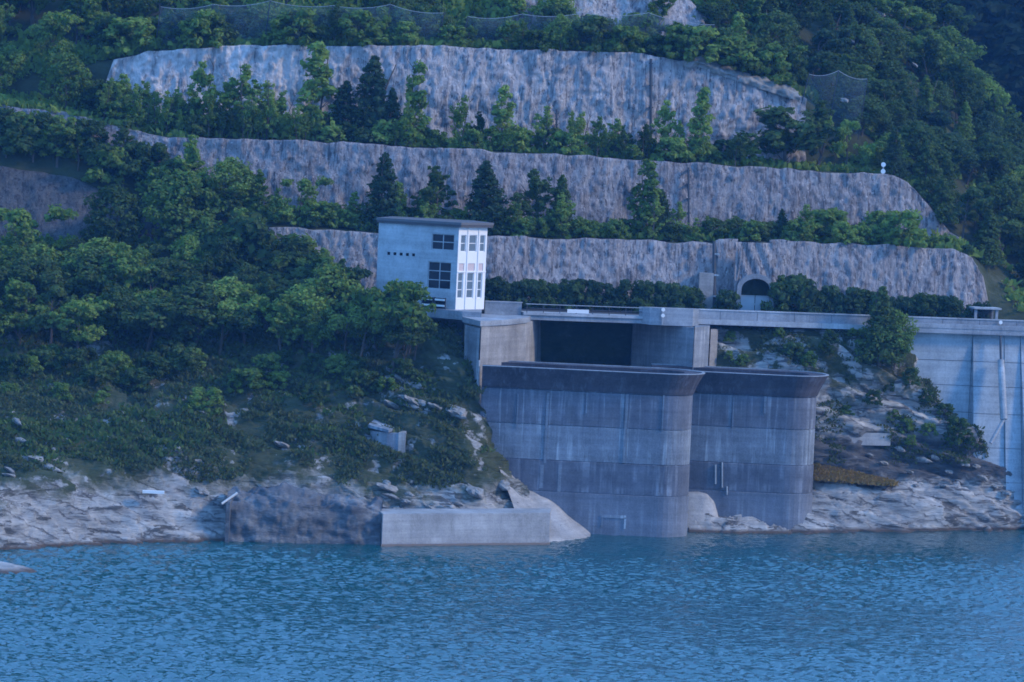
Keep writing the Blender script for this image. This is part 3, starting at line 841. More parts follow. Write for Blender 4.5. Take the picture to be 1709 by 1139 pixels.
def window(a, b, nrm, h, nc, nr, frame_mat, glass_mat, fr=0.07, d=0.10):
    fm = MB()
    L_ = np.linalg.norm(b - a)
    e = fr / L_
    u_0, u_1, w0, w1 = h
    for i in range(nc + 1):
        c = u_0 + (u_1 - u_0) * i / nc
        lo_ = c if i == 0 else c - e / 2
        lo_ = u_1 - e if i == nc else lo_
        slab3(fm, a, b, nrm, lo_, lo_ + e, w0, w1, d, d + 0.07)
    for j in range(nr + 1):
        c = w0 + (w1 - w0) * j / nr
        lo_ = c if j == 0 else c - fr / 2
        lo_ = w1 - fr if j == nr else lo_
        slab3(fm, a, b, nrm, u_0, u_1, lo_, lo_ + fr, d + 0.004, d + 0.066)
    f = fm.build('window', frame_mat, gh)
    for i in range(nc):
        for j in range(nr):
            ua, ub = u_0 + (u_1 - u_0) * i / nc + e / 2, u_0 + (u_1 - u_0) * (i + 1) / nc - e / 2
            wa, wb = w0 + (w1 - w0) * j / nr + fr / 2, w0 + (w1 - w0) * (j + 1) / nr - fr / 2
            p = MB(); slab3(p, a, b, nrm, ua, ub, wa, wb, d + 0.03, d + 0.05); p.build('pane', glass_mat, f)
    return f
window(gA, gB, nL, hL[0], 2, 2, MAT['paint_blue'], MAT['glass_dark'])
window(gA, gB, nL, hL[1], 2, 3, MAT['paint_blue'], MAT['glass_dark'])
for h in vents:
    v_ = MB(); slab3(v_, gA, gB, nL, h[0], h[1], h[2], h[3], 0.13, 0.2); v_.build('vent', MAT['dark'], gh)
for h in hU: window(gB, gC, nR, h, 1, 2, MAT['paint_white'], MAT['glass_pale'], 0.06, 0.08)
for h in hW: window(gB, gC, nR, h, 1, 3, MAT['paint_white'], MAT['glass_pale'], 0.06, 0.08)
for h in hS:
    v_ = MB(); slab3(v_, gB, gC, nR, *h, 0.06, 0.12); v_.build('spandrel_panel', MAT['panel_pink'], gh)
for c in (777.6, 795.6):          # slender mullion piers dividing the front
    v_ = MB(); slab3(v_, gB, gC, nR, uR(c) , uR(c) + 0.035, ZG + 0.02, ZT - 0.02, -0.07, -0.002); v_.build('mullion', MAT['paint_white'], gh)
v_ = MB(); slab3(v_, gB, gC, nR, 0.0, 1.0, zr(454.7), zr(453.3), -0.05, -0.001); v_.build('ledge', MAT['paint_white'], gh)

# terrace balustrade with pale boards
bal = thing('balustrade', 'dark terrace railing with pale horizontal boards beside the gatehouse', 'railing', (*XY(720, 307.6), ZG))
ba, bb = XY(702, 308.15), XY(741, 307.1)
bd = bb - ba
for f in (0.0, 0.46, 0.54, 1.0):
    MB().box(ba + bd * f, bd / np.linalg.norm(bd), nrm_of(ba, bb), 0.04, 0.04, ZG, ZG + 1.0).build('post', MAT['darkmetal'], bal)
MB().prism([ba - nrm_of(ba, bb) * 0.06, bb - nrm_of(ba, bb) * 0.06, bb - nrm_of(ba, bb) * 0.1, ba - nrm_of(ba, bb) * 0.1], ZG + 0.05, ZG + 0.95).build('infill_panel', MAT['dark'], bal)
for f0, f1 in ((0.02, 0.44), (0.56, 0.98)):
    for z in (0.22, 0.72):
        n_ = nrm_of(ba, bb)
        MB().prism([ba + bd * f0 + n_ * 0.05, ba + bd * f1 + n_ * 0.05, ba + bd * f1 + n_ * 0.09, ba + bd * f0 + n_ * 0.09], ZG + z, ZG + z + 0.16).build('board', MAT['white'], bal)

# ------------------------------------------------------------------ parapets, footbridge, roadside
def run(a, b, t0, t1, z0, z1):
    return [W(a, t0), W(b, t0), W(b, t1), W(a, t1)], z0, z1
pw = thing('parapet', 'low concrete parapet between the gatehouse and the footbridge', 'parapet', (*W(S(840), 0), ZD))
MB().prism(*run(S(809), S(870), 0.05, 0.3, ZD - 0.3, 18.38)).build('wall_panel', MAT['deck'], pw)
MB().prism(*run(S(809), S(871), 0.0, 0.36, 18.384, 18.47)).build('coping', MAT['coping'], pw)

fb = thing('footbridge', 'flat bridge deck with steel railing over the dark channel', 'bridge', (*W(S(970), 0), ZD))
MB().prism(*run(S(872), S(1076), -0.25, 1.5, ZD - 0.62, ZD - 0.2)).build('deck_beam', MAT['deck'], fb)
MB().prism(*run(S(872), S(1076), -0.4, 1.5, ZD - 0.196, ZD + 0.02)).build('deck_edge', MAT['coping'], fb)
for i in range(8):
    px = 878 + i * 27.5
    MB().box(W(S(px), -0.2), EV, BV, 0.03, 0.03, ZD + 0.02, ZD + 0.78).build('rail_post', MAT['darkmetal'], fb)
for z in (0.36, 0.72):
    MB().prism(*run(S(876), S(1072), -0.24, -0.17, ZD + z, ZD + z + 0.06)).build('rail', MAT['metal' if z > 0.5 else 'darkmetal'], fb)
MB().prism(*run(S(945), S(981), -0.33, -0.28, ZD + 0.1, ZD + 0.42)).build('notice_board', MAT['white'], fb)

pr = thing('road_parapet', 'long grey concrete parapet edging the road from the bridge to the dam', 'parapet', (*W(S(1400), 0), ZD))
px = 1078
while px < 2040:
    w_ = 62
    a, b = S(px), S(px + w_)
    up = 18.42
    MB().prism(*run(a + 0.02, b - 0.02, 0.05, 0.3, ZD - 0.05, up - 0.1)).build('parapet_panel', MAT['deck'], pr)
    px += w_
MB().prism(*run(S(1076), S(2050), -0.02, 0.36, 18.324, 18.43)).build('coping', MAT['coping'], pr)
MB().prism(*run(S(1078), S(1505), -0.25, 0.34, 17.1, 17.545)).build('edge_beam', MAT['coping'], pr)
# wide landing with a curved front beside the right abutment
ld = [W(S(1066), 0.02), W(S(1080), -0.9), W(S(1098), -1.25), W(S(1150), -1.3), W(S(1162), -0.9), W(S(1166), 0.02)]
tag(MB().prism(ld, 16.95, 17.62).build('landing_slab', MAT['deck']), 'concrete landing projecting above the right pier', 'slab')
lp = MB()
for p, q in zip(ld[:-1], ld[1:]):
    d = (q - p) / np.linalg.norm(q - p); n_ = np.array([-d[1], d[0]])
    lp.prism([p + n_ * 0.02, q + n_ * 0.02, q + n_ * 0.18, p + n_ * 0.18], 17.624, 18.45)
tag(lp.build('landing_parapet', MAT['deck']), 'angular concrete parapet round the landing by the right pier', 'parapet')

def marker(label, px, py, t, r=0.17, n=2, base=None):
    s = S(px, t, py)
    q = W(s, t)
    d = np.linalg.norm(q)
    z = Z(px, py, q[1])
    o = thing('survey_target', label, 'marker', (q[0], q[1], (base if base is not None else z - 0.8)), 'white survey targets')
    m_ = MB(); m_.tube((*q, base if base is not None else z - 0.8), (*q, z + (0.62 if n == 2 else 0.2)), 0.05); m_.build('post', MAT['metal'], o)
    for i in range(n):
        zc = z + i * 0.52
        m_ = MB(); m_.tube((*(q - BV * 0.06), zc), (*(q - BV * 0.12), zc), r, seg=14); m_.build('disc', MAT['white'], o)
    return o
marker('white double survey target on the landing by the right pier', 1106, 527, -1.42, base=17.0)
marker('white double survey target on the dam parapet at the far right', 1669, 548, -0.12, base=17.1)
marker('white single survey target on the tunnel gate', 1257, 508, 7.2, 0.15, 1)
q = row_eval(C3, 1473)
o = thing('marker_post', 'white double target on the edge of the middle rock face', 'marker', q, 'white survey targets')
MB().tube((q[0], q[1] - 0.1, q[2] - 0.3), (q[0], q[1] - 0.1, q[2] + 1.25), 0.06).build('post', MAT['metal'], o)
for z in (0.42, 1.05):
    MB().tube((q[0], q[1] - 0.18, q[2] + z), (q[0], q[1] - 0.25, q[2] + z), 0.22, seg=14).build('disc', MAT['white'], o)

# drain pipe and pale pilaster on the lowest wall
dp = thing('drain_pipe', 'dark vertical drain pipe down the lowest rock face left of the tunnel', 'pipe', (*row_eval(C0, 1191)[:2], ZD))
a_, b_ = row_eval(C0, 1191), row_eval(C1, 1191)
MB().tube((a_[0], a_[1] - 0.95, ZD), (b_[0], b_[1] - 0.75, b_[2] + 0.2), 0.16).build('pipe', MAT['darkmetal'], dp)
for f in (0.25, 0.55, 0.85):
    z = ZD + (b_[2] - ZD) * f
    MB().box((a_[0], a_[1] - 0.75), (1, 0), (0, 1), 0.22, 0.28, z, z + 0.12).build('bracket', MAT['metal'], dp)
pl = MB()
p0, p1 = row_eval(C0, 1163), row_eval(C0, 1187)
pl.prism([p0[:2] + (0, -1.0), p1[:2] + (0, -1.0), p1[:2] + (0, 0.6), p0[:2] + (0, 0.6)], ZD, Z(1175, 408, p0[1] - 1) - 2.6)
tag(pl.build('pilaster', MAT['abut']), 'pale concrete pilaster beside the drain pipe', 'pilaster')

# tunnel mouth with gate
tc = row_eval(C0, 1257)
tn = thing('tunnel_portal', 'arched tunnel mouth in the lowest rock face with a grey gate', 'tunnel', (tc[0], tc[1], ZD))
tx0, tx1 = row_eval(C0, 1229), row_eval(C0, 1286)
ty = min(tx0[1], tx1[1]) - 0.75
half = (tx1[0] - tx0[0]) / 2
cx = (tx0[0] + tx1[0]) / 2
ztop = Z(1257, 463, ty)
def arch(hw, zt, n=14, zb=ZD - 0.2):
    rise = hw * 0.75
    pts = [(-hw, zb)]
    for i in range(n + 1):
        w = math.pi - math.pi * i / n
        pts.append((hw * math.cos(w), zt - rise + rise * math.sin(w)))
    pts.append((hw, zb))
    return pts
def sweep(poly_out, poly_in, y0, y1):
    m_ = MB()
    for k in range(len(poly_out) - 1):
        (ax_, az), (bx_, bz) = poly_out[k], poly_out[k + 1]
        (cx_, cz), (dx_, dz) = poly_in[k], poly_in[k + 1]
        sl_ = 0.21
        f_ = lambda x, y, z: (cx + x, y + sl_ * x, z)
        m_.quad(f_(ax_, y0, az), f_(bx_, y0, bz), f_(dx_, y0, dz), f_(cx_, y0, cz))
        m_.quad(f_(ax_, y0, az), f_(bx_, y0, bz), f_(bx_, y1, bz), f_(ax_, y1, az))
        m_.quad(f_(cx_, y0, cz), f_(dx_, y0, dz), f_(dx_, y1, dz), f_(cx_, y1, cz))
    return m_
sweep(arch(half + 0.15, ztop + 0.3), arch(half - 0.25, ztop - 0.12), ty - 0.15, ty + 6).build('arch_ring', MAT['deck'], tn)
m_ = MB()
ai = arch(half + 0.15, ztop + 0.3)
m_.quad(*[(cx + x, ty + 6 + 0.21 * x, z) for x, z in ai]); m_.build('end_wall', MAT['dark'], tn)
zg = Z(1257, 494, ty)
for sgn in (-1, 1):
    gm = MB()
    a = (cx + sgn * 0.03, ty + 0.35 + 0.21 * sgn * 0.03); b = (cx + sgn * (half - 0.28), ty + 0.35 + 0.21 * sgn * (half - 0.28))
    gm.prism([a, b, (b[0], b[1] + 0.06), (a[0], a[1] + 0.06)], ZD + 0.05, zg)
    gl = gm.build('gate_leaf', MAT['gate'], tn)
    rm = MB(); rm.prism([(a[0], a[1] - 0.04), (b[0], b[1] - 0.04), (b[0], b[1] - 0.003), (a[0], a[1] - 0.003)], zg - 0.1, zg + 0.02); rm.build('top_bar', MAT['metal'], gl)
# rock filling above the portal (spandrel with arched underside)
px_ = np.linspace(TUN[0] - 4, TUN[1] + 4, 16)
top_ = row_eval(C1, px_)
f_ = MB()
pts = arch(half + 0.13, ztop + 0.28, 15)[1:-1]
for k in range(len(px_) - 1):
    xa, xb = top_[k][0], top_[k + 1][0]
    def zz_(x):
        u = np.clip((x - cx) / (half + 0.14), -1, 1)
        return ztop + 0.28 - (half + 0.13) * 0.75 + (half + 0.13) * 0.75 * math.sqrt(1 - u * u) if abs(x - cx) < half + 0.14 else ZD - 0.3
    nz_ = 10
    for j in range(nz_):
        q0 = [(xa, zz_(xa) + (top_[k][2] - zz_(xa)) * j / nz_), (xb, zz_(xb) + (top_[k + 1][2] - zz_(xb)) * j / nz_), (xb, zz_(xb) + (top_[k + 1][2] - zz_(xb)) * (j + 1) / nz_), (xa, zz_(xa) + (top_[k][2] - zz_(xa)) * (j + 1) / nz_)]
        f_.quad(*[(x, ty + 0.12 + 0.21 * (x - cx) + 0.12 * math.sin(x * 5.1 + z * 2.3) + (z - ZD) * 0.06, z) for x, z in q0])
f_.build('spandrel_rock', MAT['wall3'], tn)

# kiosk with flat roof on the dam road
kx, ky = W(S(1643, 4.0, 520), 4.0)
ks = thing('kiosk', 'small flat-roofed open shelter on the road at the far right', 'shelter', (kx, ky, ZD))
kz = Z(1643, 513, ky)
for sx_ in (-1.05, 0.95):
    for sy_ in (-0.6, 0.6):
        MB().box(np.array([kx, ky]) + EV * sx_ + BV * sy_, EV, BV, 0.12, 0.1, ZD, kz - 0.16).build('post', MAT['deck'], ks)
MB().box((kx, ky), EV, BV, 1.3, 0.9, kz - 0.155, kz).build('roof', MAT['coping'], ks)
MB().box(np.array([kx, ky]) + BV * 0.45, EV, BV, 0.85, 0.05, ZD, kz - 0.2).build('back_panel', MAT['darkmetal'], ks)

# ------------------------------------------------------------------ dam
dm = thing('dam', 'pale blue-grey concrete dam face with stepped vertical joints at the right edge', 'dam', (*W(S(1600), 0.4), 0))
edges = [1512, 1624, 1676, 1703, 1760, 1860, 1990]
proud = [0.0, 1.7, 1.95, 2.7, 3.0, 3.3]
for i in range(len(edges) - 1):
    a, b = S(edges[i], 0.4, 560), S(edges[i + 1], 0.4, 560)
    z_lv = [-6, 4.0, 7.0, 10.0, 12.4, 14.6, 17.05]
    for j in range(len(z_lv) - 1):
        z0, z1 = z_lv[j], z_lv[j + 1]
        f0, f1 = [max(0.0, (17.2 - z)) / 10.0 * proud[i] for z in (z0, z1 - 0.0)]
        gap = 0.02
        m_ = MB()
        pa = [W(a, 0.4 - f0), W(b - 0.04, 0.4 - f0), W(b - 0.04, 4), W(a, 4)]
        pb = [W(a, 0.4 - f1), W(b - 0.04, 0.4 - f1), W(b - 0.04, 4), W(a, 4)]
        k0 = len(m_.v)
        m_.v += [(*p, z0 + 0.015) for p in pa] + [(*p, z1 - 0.03) for p in pb]
        m_.f += [(3, 2, 1, 0), (4, 5, 6, 7), (0, 1, 5, 4), (1, 2, 6, 5), (2, 3, 7, 6), (3, 0, 4, 7)]
        m_.build('concrete_lift', MAT['dam'], dm)
MB().prism(*run(S(1506), S(2050), -0.45, 4.2, 17.055, 17.5)).build('crest_slab', MAT['deck'], dm)
MB().prism(*run(S(1506), S(2050), -0.5, -0.2, 17.505, 17.9)).build('crest_kerb', MAT['deck'], dm)
# round pale down-pipe with a branch
cp = S(1671, -1.0, 600)
zc0, zc1 = Z(1671, 602, W(cp, -1.6)[1]), Z(1668, 700, W(cp, -2.6)[1])
dpp = thing('overflow_pipe', 'thick pale pipe down the dam face with a slanting branch at its foot', 'pipe', (*W(cp, -1.6), zc0))
MB().tube((*W(cp, -0.9), zc0), (*W(cp, -2.5), zc1), 0.3, 0.33, 12).build('pipe', MAT['coping'], dpp)
MB().tube((*W(cp, -2.5), zc1), (*W(cp - 1.3, -3.0), zc1 - 2.1), 0.16).build('branch_pipe', MAT['coping'], dpp)
MB().tube((*W(cp, -0.42), 17.0), (*W(cp, -0.9), zc0), 0.1).build('feed_pipe', MAT['darkmetal'], dpp)

# ------------------------------------------------------------------ shore works
qy = float(Pz(775, 911, 0)[1])
qa, qb = Pz(637, 912, 0), Pz(918, 909, 0)
qw = thing('quay_block', 'long smooth pale concrete block at the waterline left of the spillway', 'quay', ((qa[0] + qb[0]) / 2, qa[1] + 1, 0))
zq = Z(640, 858, qa[1] + 0.5)
zq2 = Z(910, 856, qb[1] + 0.5)
m_ = MB()
m_.v = [(*qa[:2], -3.0), (*(qb[:2]), -3.0), (qb[0], qb[1] + 4, -3.0), (qa[0] - 0.6, qa[1] + 4.0, -3.0),
        (qa[0] - 0.02, qa[1] + 0.55, zq), (qb[0] - 0.1, qb[1] + 0.6, zq2), (qb[0], qb[1] + 4, zq2), (qa[0] - 0.7, qa[1] + 4.0, zq)]
m_.f = [(3, 2, 1, 0), (4, 5, 6, 7), (0, 1, 5, 4), (1, 2, 6, 5), (2, 3, 7, 6), (3, 0, 4, 7)]
m_.build('block', MAT['quay'], qw)
MB().prism([(qa[0] - 0.05, qa[1] - 0.12), (qb[0], qb[1] - 0.12), (qb[0], qb[1] + 0.2), (qa[0] - 0.05, qa[1] + 0.2)], -0.6, 0.13).build('footing', plain('wet_footing', (0.2, 0.15, 0.125), 0.6), qw)

# curved aprons: sloping concrete fillets at the foot of the spillways
def apron(name, label, pts_top, pts_bot, y_top, y_bot, mat, seed):
    n = 20
    tp = np.array(pts_top, float); bt = np.array(pts_bot, float)
    u = np.linspace(0, 1, n)
    ev = lambda a, Y0: P(np.interp(u, np.linspace(0, 1, len(a)), a[:, 0]), np.interp(u, np.linspace(0, 1, len(a)), a[:, 1]), Y0)
    a, b = ev(bt, np.linspace(y_bot[0], y_bot[1], n)), ev(tp, np.linspace(y_top[0], y_top[1], n))
    G = loft([a + np.array([0, -1.0, -2.0]), a, b, b + np.array([0, 2.5, -1.5])], [2, 10, 2])
    G = G + normals(G) * (fbm(G * 0.9, 3, seed) * 0.1)[..., None]
    o = put(name, fast_mesh(name, G - a.mean(0), grid_quads(*G.shape[:2])), mat, smooth=True)
    o.location = tuple(a.mean(0))
    return tag(o, label, 'apron')
apron('concrete_apron', 'rounded sloping concrete apron between the quay block and the front spillway', [(822, 752), (850, 790), (875, 815), (918, 834), (950, 862), (985, 890)], [(880, 905), (905, 905), (930, 902), (955, 899), (970, 897), (986, 895)], (298.9, 299.3), (290.5, 297.5), MAT['quay'], 3)
apron('concrete_apron', 'rounded concrete apron between the two spillway walls', [(1120, 822), (1160, 821), (1180, 824), (1192, 838), (1200, 862), (1204, 884)], [(1120, 893), (1140, 892), (1160, 890), (1180, 889), (1195, 888), (1205, 887)], (307.2, 307.6), (304.3, 306.2), MAT['quay'], 4)

# dark vertical shore wall
sw = np.linspace(377, 636, 130)
yb = np.array([float(Pz(x, 905 + (x - 377) * 0.02, 0)[1]) for x in sw])
ytop_px = np.interp(sw, [377, 395, 430, 470, 520, 580, 636], [838, 834, 834, 835, 838, 844, 853])
bot = P(sw, 905 + (sw - 377) * 0.02, yb); bot[:, 2] = -2.5
tp = P(sw, ytop_px + 9 * fbm(np.stack([sw * 0.035, sw * 0, sw * 0], -1), 3, 14), yb + 0.7)
G = loft([bot, tp, tp + np.array([0, 0.5, 0.1]), tp + np.array([0, 2.2, 0.75]), tp + np.array([0, 4.5, -1.0])], [30, 3, 12, 2])
G[..., 2] += np.clip(G[..., 2] - 2.2, 0, 1) * fbm(G * 0.8, 4, 18) * 0.9
G = G + np.array([0.05, -1, 0.1]) * (0.9 * fbm(G * np.array([0.35, 0.35, 0.6]), 5, 8) + 0.55 * np.abs(fbm(G * 1.0, 4, 9)))[..., None]
o = put('shore_wall', fast_mesh('shore_wall', G - bot.mean(0), grid_quads(*G.shape[:2])), MAT['shorewall'])
o.location = tuple(bot.mean(0)); tag(o, 'dark rough shore wall rising straight from the water left of the quay block', 'shore wall')
e0, e1 = P(376, 905, yb[0] - 0.1), P(376.5, 836, yb[0] + 0.6)
m_ = MB(); m_.prism([(e0[0] - 0.05, e0[1]), (e0[0] + 0.25, e0[1]), (e0[0] + 0.25, e0[1] + 5), (e0[0] - 0.05, e0[1] + 5)], -2.5, e1[2])
m_.build('end_face', MAT['shorewall'], o)

# small concrete outlet on the left slope
oy = 294.4
h0 = XY(618, oy + 1.0, 730); h1 = XY(646, oy, 730); h2 = XY(677, oy, 730)
zb_, zt_ = Z(650, 772, oy), Z(650, 722, oy)
ot = thing('outlet_box', 'small concrete outlet box half buried in the left slope above the quay', 'outlet', (*h1, zb_))
MB().prism([h0, h1, h1 + (0.2, 2), h0 + (0.2, 2)], zb_ - 2.6, zt_ - 0.02).build('side_wall', MAT['abut_blue'], ot)
MB().prism([h1 + (0.01, 0), XY(665, oy, 730), XY(665, oy, 730) + (0, 1.8), h1 + (0.01, 1.8)], zb_ - 2.6, zt_ - 0.06).build('front_wall', MAT['tower_pale'], ot)
MB().prism([XY(665, oy - .05, 730) + (0.005, 0), h2, h2 + (0, 1.8), XY(665, oy, 730) + (0.005, 1.8)], zb_ - 2.2, zt_ + 0.02).build('wing_wall', MAT['abut'], ot)
MB().prism([h0 + (-0.2, -0.2), XY(648, oy - 0.2, 730), h2 + (-0.9, 1.6), h0 + (0.2, 2.2)], [zt_ + 0.25, zt_ + 0.0, zt_ + 0.02, zt_ + 0.5], [zt_ + 0.5, zt_ + 0.22, zt_ + 0.24, zt_ + 0.75]).build('roof_slab', MAT['tower_pale'], ot)

# bleached plank and leaning pole on the left shore
p = P(256, 822, 281.5)
m_ = MB(); m_.box((p[0], p[1]), (1, 0.05), (-0.05, 1), 0.85, 0.2, p[2] - 0.08, p[2] + 0.13)
tag(m_.build('plank', MAT['white']), 'short white plank lying on the pale shore rock', 'plank')
a_, b_ = P(370, 841, yb[0] - 0.2), P(396, 823, yb[0] + 0.4)
tag(MB().tube(a_, b_, 0.09).build('pole', MAT['pale_wood']), 'pale pole leaning at the left corner of the dark shore wall', 'pole')
# pale horizontal wall on the right slope
a_, b_ = P(1415, 728, 316.0), P(1487, 722, 317.3)
m_ = MB(); m_.prism([a_[:2], b_[:2], b_[:2] + (0, 1.6), a_[:2] + (0, 1.6)], a_[2] - 0.8, a_[2] + 0.3)
tag(m_.build('footing_wall', MAT['quay']), 'short low concrete wall on the rocky slope left of the dam', 'wall')
# islet at the lower left
n1, n2 = 40, 18
c = Pz(-30, 950, 0)
uu, vv = np.meshgrid(np.linspace(-1, 1, n1), np.linspace(-1, 1, n2))
hh = np.clip(1 - uu ** 2 - vv ** 2, 0, 1) ** 0.8
G = np.stack([c[0] + uu * 4.2, c[1] + vv * 2.4, hh * 0.75 - 0.12 - (hh == 0) * 0.6], -1)
G[..., 2] += fbm(G * 0.8, 4, 5) * 0.32 * hh
o = put('rock', fast_mesh('rock', G - c, grid_quads(n2, n1)), MAT['bank']); o.location = tuple(c)
tag(o, 'flat pale rock rising from the water in the lower left corner', 'rock')

# boulders
def boulder_mesh(seed):
    import bmesh
    bm = bmesh.new(); bmesh.ops.create_icosphere(bm, subdivisions=2, radius=1)
    co = np.array([v.co[:] for v in bm.verts])
    n = fbm(co * 1.1, 3, seed); c2 = np.round(co * 1.6 + n[:, None]) / 1.6
    co = co * (1 + 0.35 * n)[:, None] * 0.35 + c2 * 0.65
    for v, c_ in zip(bm.verts, co): v.co = c_ * np.array([1.2, 0.9, 0.6])
    me = bpy.data.meshes.new('boulder'); bm.to_mesh(me); bm.free(); me.materials.append(MAT['boulder'])
    return me
m, t, out = nt('boulder_limestone')
c_ = ramp(t, noise(t, mapped(t), 1.6, 7, 0.65), [(0.3, (0.12, 0.115, 0.11)), (0.65, (0.33, 0.315, 0.3))])
surf(t, out, c_, 0.95, noise(t, mapped(t), 3, 6), 0.6, 0.15)
MAT['boulder'] = m
BM = [boulder_mesh(s) for s in (1, 2, 3, 4)]
def boulder(p, s, label, group, i):
    o = bpy.data.objects.new('boulder', BM[i % 4]); COL.objects.link(o)
    s *= 0.62; o.location = tuple(p); o.scale = (s * random.uniform(0.9, 1.4), s, s * random.uniform(0.6, 1.0)); o.rotation_euler = (random.uniform(-.4, .4), random.uniform(0.1, .5), random.uniform(-.8, .8))
    return tag(o, label, 'boulder', group)
def on_grid(G, px, py):
    """Vertex of a terrain grid that the camera sees nearest to a photo pixel."""
    d = G - CAM
    dz = d @ fw
    sx_ = CX + F * (d @ RT) / dz; sy_ = CY - F * (d @ UP) / dz
    k = np.argmin((sx_ - px) ** 2 + (sy_ - py) ** 2 + ((sx_ - px) ** 2 + (sy_ - py) ** 2 > 900) * 1e6)
    return G.reshape(-1, 3)[k]
for i, (px, py, s) in enumerate([(213, 624, .6), (185, 678, .35), (82, 681, .35), (20, 692, .5), (30, 705, .6), (470, 745, .8), (90, 750, .6), (340, 690, .4), (35, 738, .7)]):
    boulder(on_grid(GA, px, py) + np.array([0, -0.2, 0.1]), s, 'pale limestone boulder lying in the grass of the left slope', 'boulders on the grassy left slope', i)
for i, (px, py, s) in enumerate([(1560, 765, .8), (1585, 790, .6), (1610, 775, .7), (1640, 800, .6), (1540, 770, .9), (1660, 815, .5), (1680, 825, .6), (1600, 805, .5), (1630, 780, .5), (1520, 790, .5), (1575, 812, .5), (1450, 760, .5), (1500, 752, .7), (1475, 775, .6), (1530, 812, .4)]):
    boulder(on_grid(GB, px, py) + np.array([0, -0.2, 0.1]), s, 'broken rock block in the scree below the dam', 'rock blocks below the dam', i)

q_ = random.Random(4)
for i in range(26):
    px, py = q_.uniform(650, 775), q_.uniform(628, 700)
    if px > 700 + (py - 600) * 0.9: continue
    boulder(on_grid(GA, px, py) + np.array([0, -0.1, -0.1]), q_.uniform(0.5, 1.2), 'pale broken rock on the steep slope below the left abutment', 'rocks below the left abutment', i)
for i in range(14):
    boulder(on_grid(GA, q_.uniform(645, 840), q_.uniform(800, 850)) + np.array([0, -0.1, -0.1]), q_.uniform(0.5, 1.2), 'pale rock on the bank just above the quay block', 'rocks above the quay block', i)
for i in range(6):
    boulder(on_grid(GA, q_.uniform(5, 380), q_.uniform(765, 830)) + np.array([0, -0.1, -0.1]), q_.uniform(0.4, 1.1), 'pale rock at the upper edge of the left shore', 'rocks along the left shore', i)

# gutters down the rock faces and the pale rim at the right of the top one
def gutter(label, lo, hi, px, f0, f1, r):
    a_, b_ = row_eval(lo, px), row_eval(hi, px)
    p = lambda f: a_ * (1 - f) + b_ * f + np.array([0.1, -0.95 + 0.35 * f, 0])
    o = thing('gutter_pipe', label, 'pipe', p(f0), 'pipes down the rock faces')
    MB().tube(p(f0), p(f1), r).build('pipe', MAT['darkmetal'], o)
    for f in np.linspace(f0 + 0.05, f1 - 0.05, 5):
        c_ = p(f); MB().box(c_[:2] + (0, 0.25), (1, 0), (0, 1), r + 0.06, 0.3, c_[2], c_[2] + 0.1).build('bracket', MAT['darkmetal'], o)
gutter('dark gutter pipe down the whole height of the top rock face', C4, C5, 1084, 0.0, 0.98, 0.13)
gutter('dark gutter pipe down the middle rock face', C2, C3, 1147, 0.05, 0.95, 0.1)
gutter('short dark pipe at the foot of the top rock face', C4, C5, 927, 0.1, 0.42, 0.1)
px = np.linspace(1140, 1334, 60)
e_ = row_eval(C5, px) + np.array([0, -0.75, 0.1]); e_[:, 2] += fbm(e_ * 0.9, 3, 6) * 0.25
G = loft([e_ + np.array([0, 0.1, -0.6]), e_ + np.array([0, 0.0, -0.1]), e_ + np.array([0, 0.4, 0.12]), e_ + np.array([0, 1.6, 0.5])], [4, 2, 3])
G = G + normals(G) * (fbm(G * 1.5, 4, 12) * 0.5)[..., None]
o = put('pale_ledge', fast_mesh('pale_ledge', G - e_.mean(0), grid_quads(*G.shape[:2])), MAT['boulder']); o.location = tuple(e_.mean(0))
tag(o, 'pale broken ledge along the sloping right edge of the top rock face', 'rock ledge')

# ------------------------------------------------------------------ vegetation
def leaf_cloud(n_cl, n_leaf, shape, size, seed, droop=0.0):
    """Unit-height crown: leaf-sized quads gathered in clusters through the crown's volume."""
    r = np.random.default_rng(seed)
    cs, rad = shape(r, n_cl)
    V = []
    per = r.integers(int(n_leaf * 0.6), int(n_leaf * 1.5), n_cl)
    c = np.repeat(cs, per, 0); rr = np.repeat(rad, per)
    d = r.normal(size=(len(c), 3)); d /= np.linalg.norm(d, axis=1, keepdims=True)
    p = c + d * (rr * r.uniform(0.45, 1.05, len(c)) ** 0.6)[:, None] * np.array([1, 1, 0.75])
    n = d + r.normal(size=d.shape) * 0.55 + np.array([0, 0, 0.35])
    n /= np.linalg.norm(n, axis=1, keepdims=True)
    a = np.cross(n, r.normal(size=n.shape)); a /= np.linalg.norm(a, axis=1, keepdims=True)
    b = np.cross(n, a)
    s = size * r.uniform(0.6, 1.4, len(p))[:, None]
    q = np.stack([p - a * s, p - b * s * 0.6, p + a * s, p + b * s * 0.6], 1)
    q[:, 2, 2] -= droop * size
    return q.reshape(-1, 3), np.arange(len(p) * 4).reshape(-1, 4)

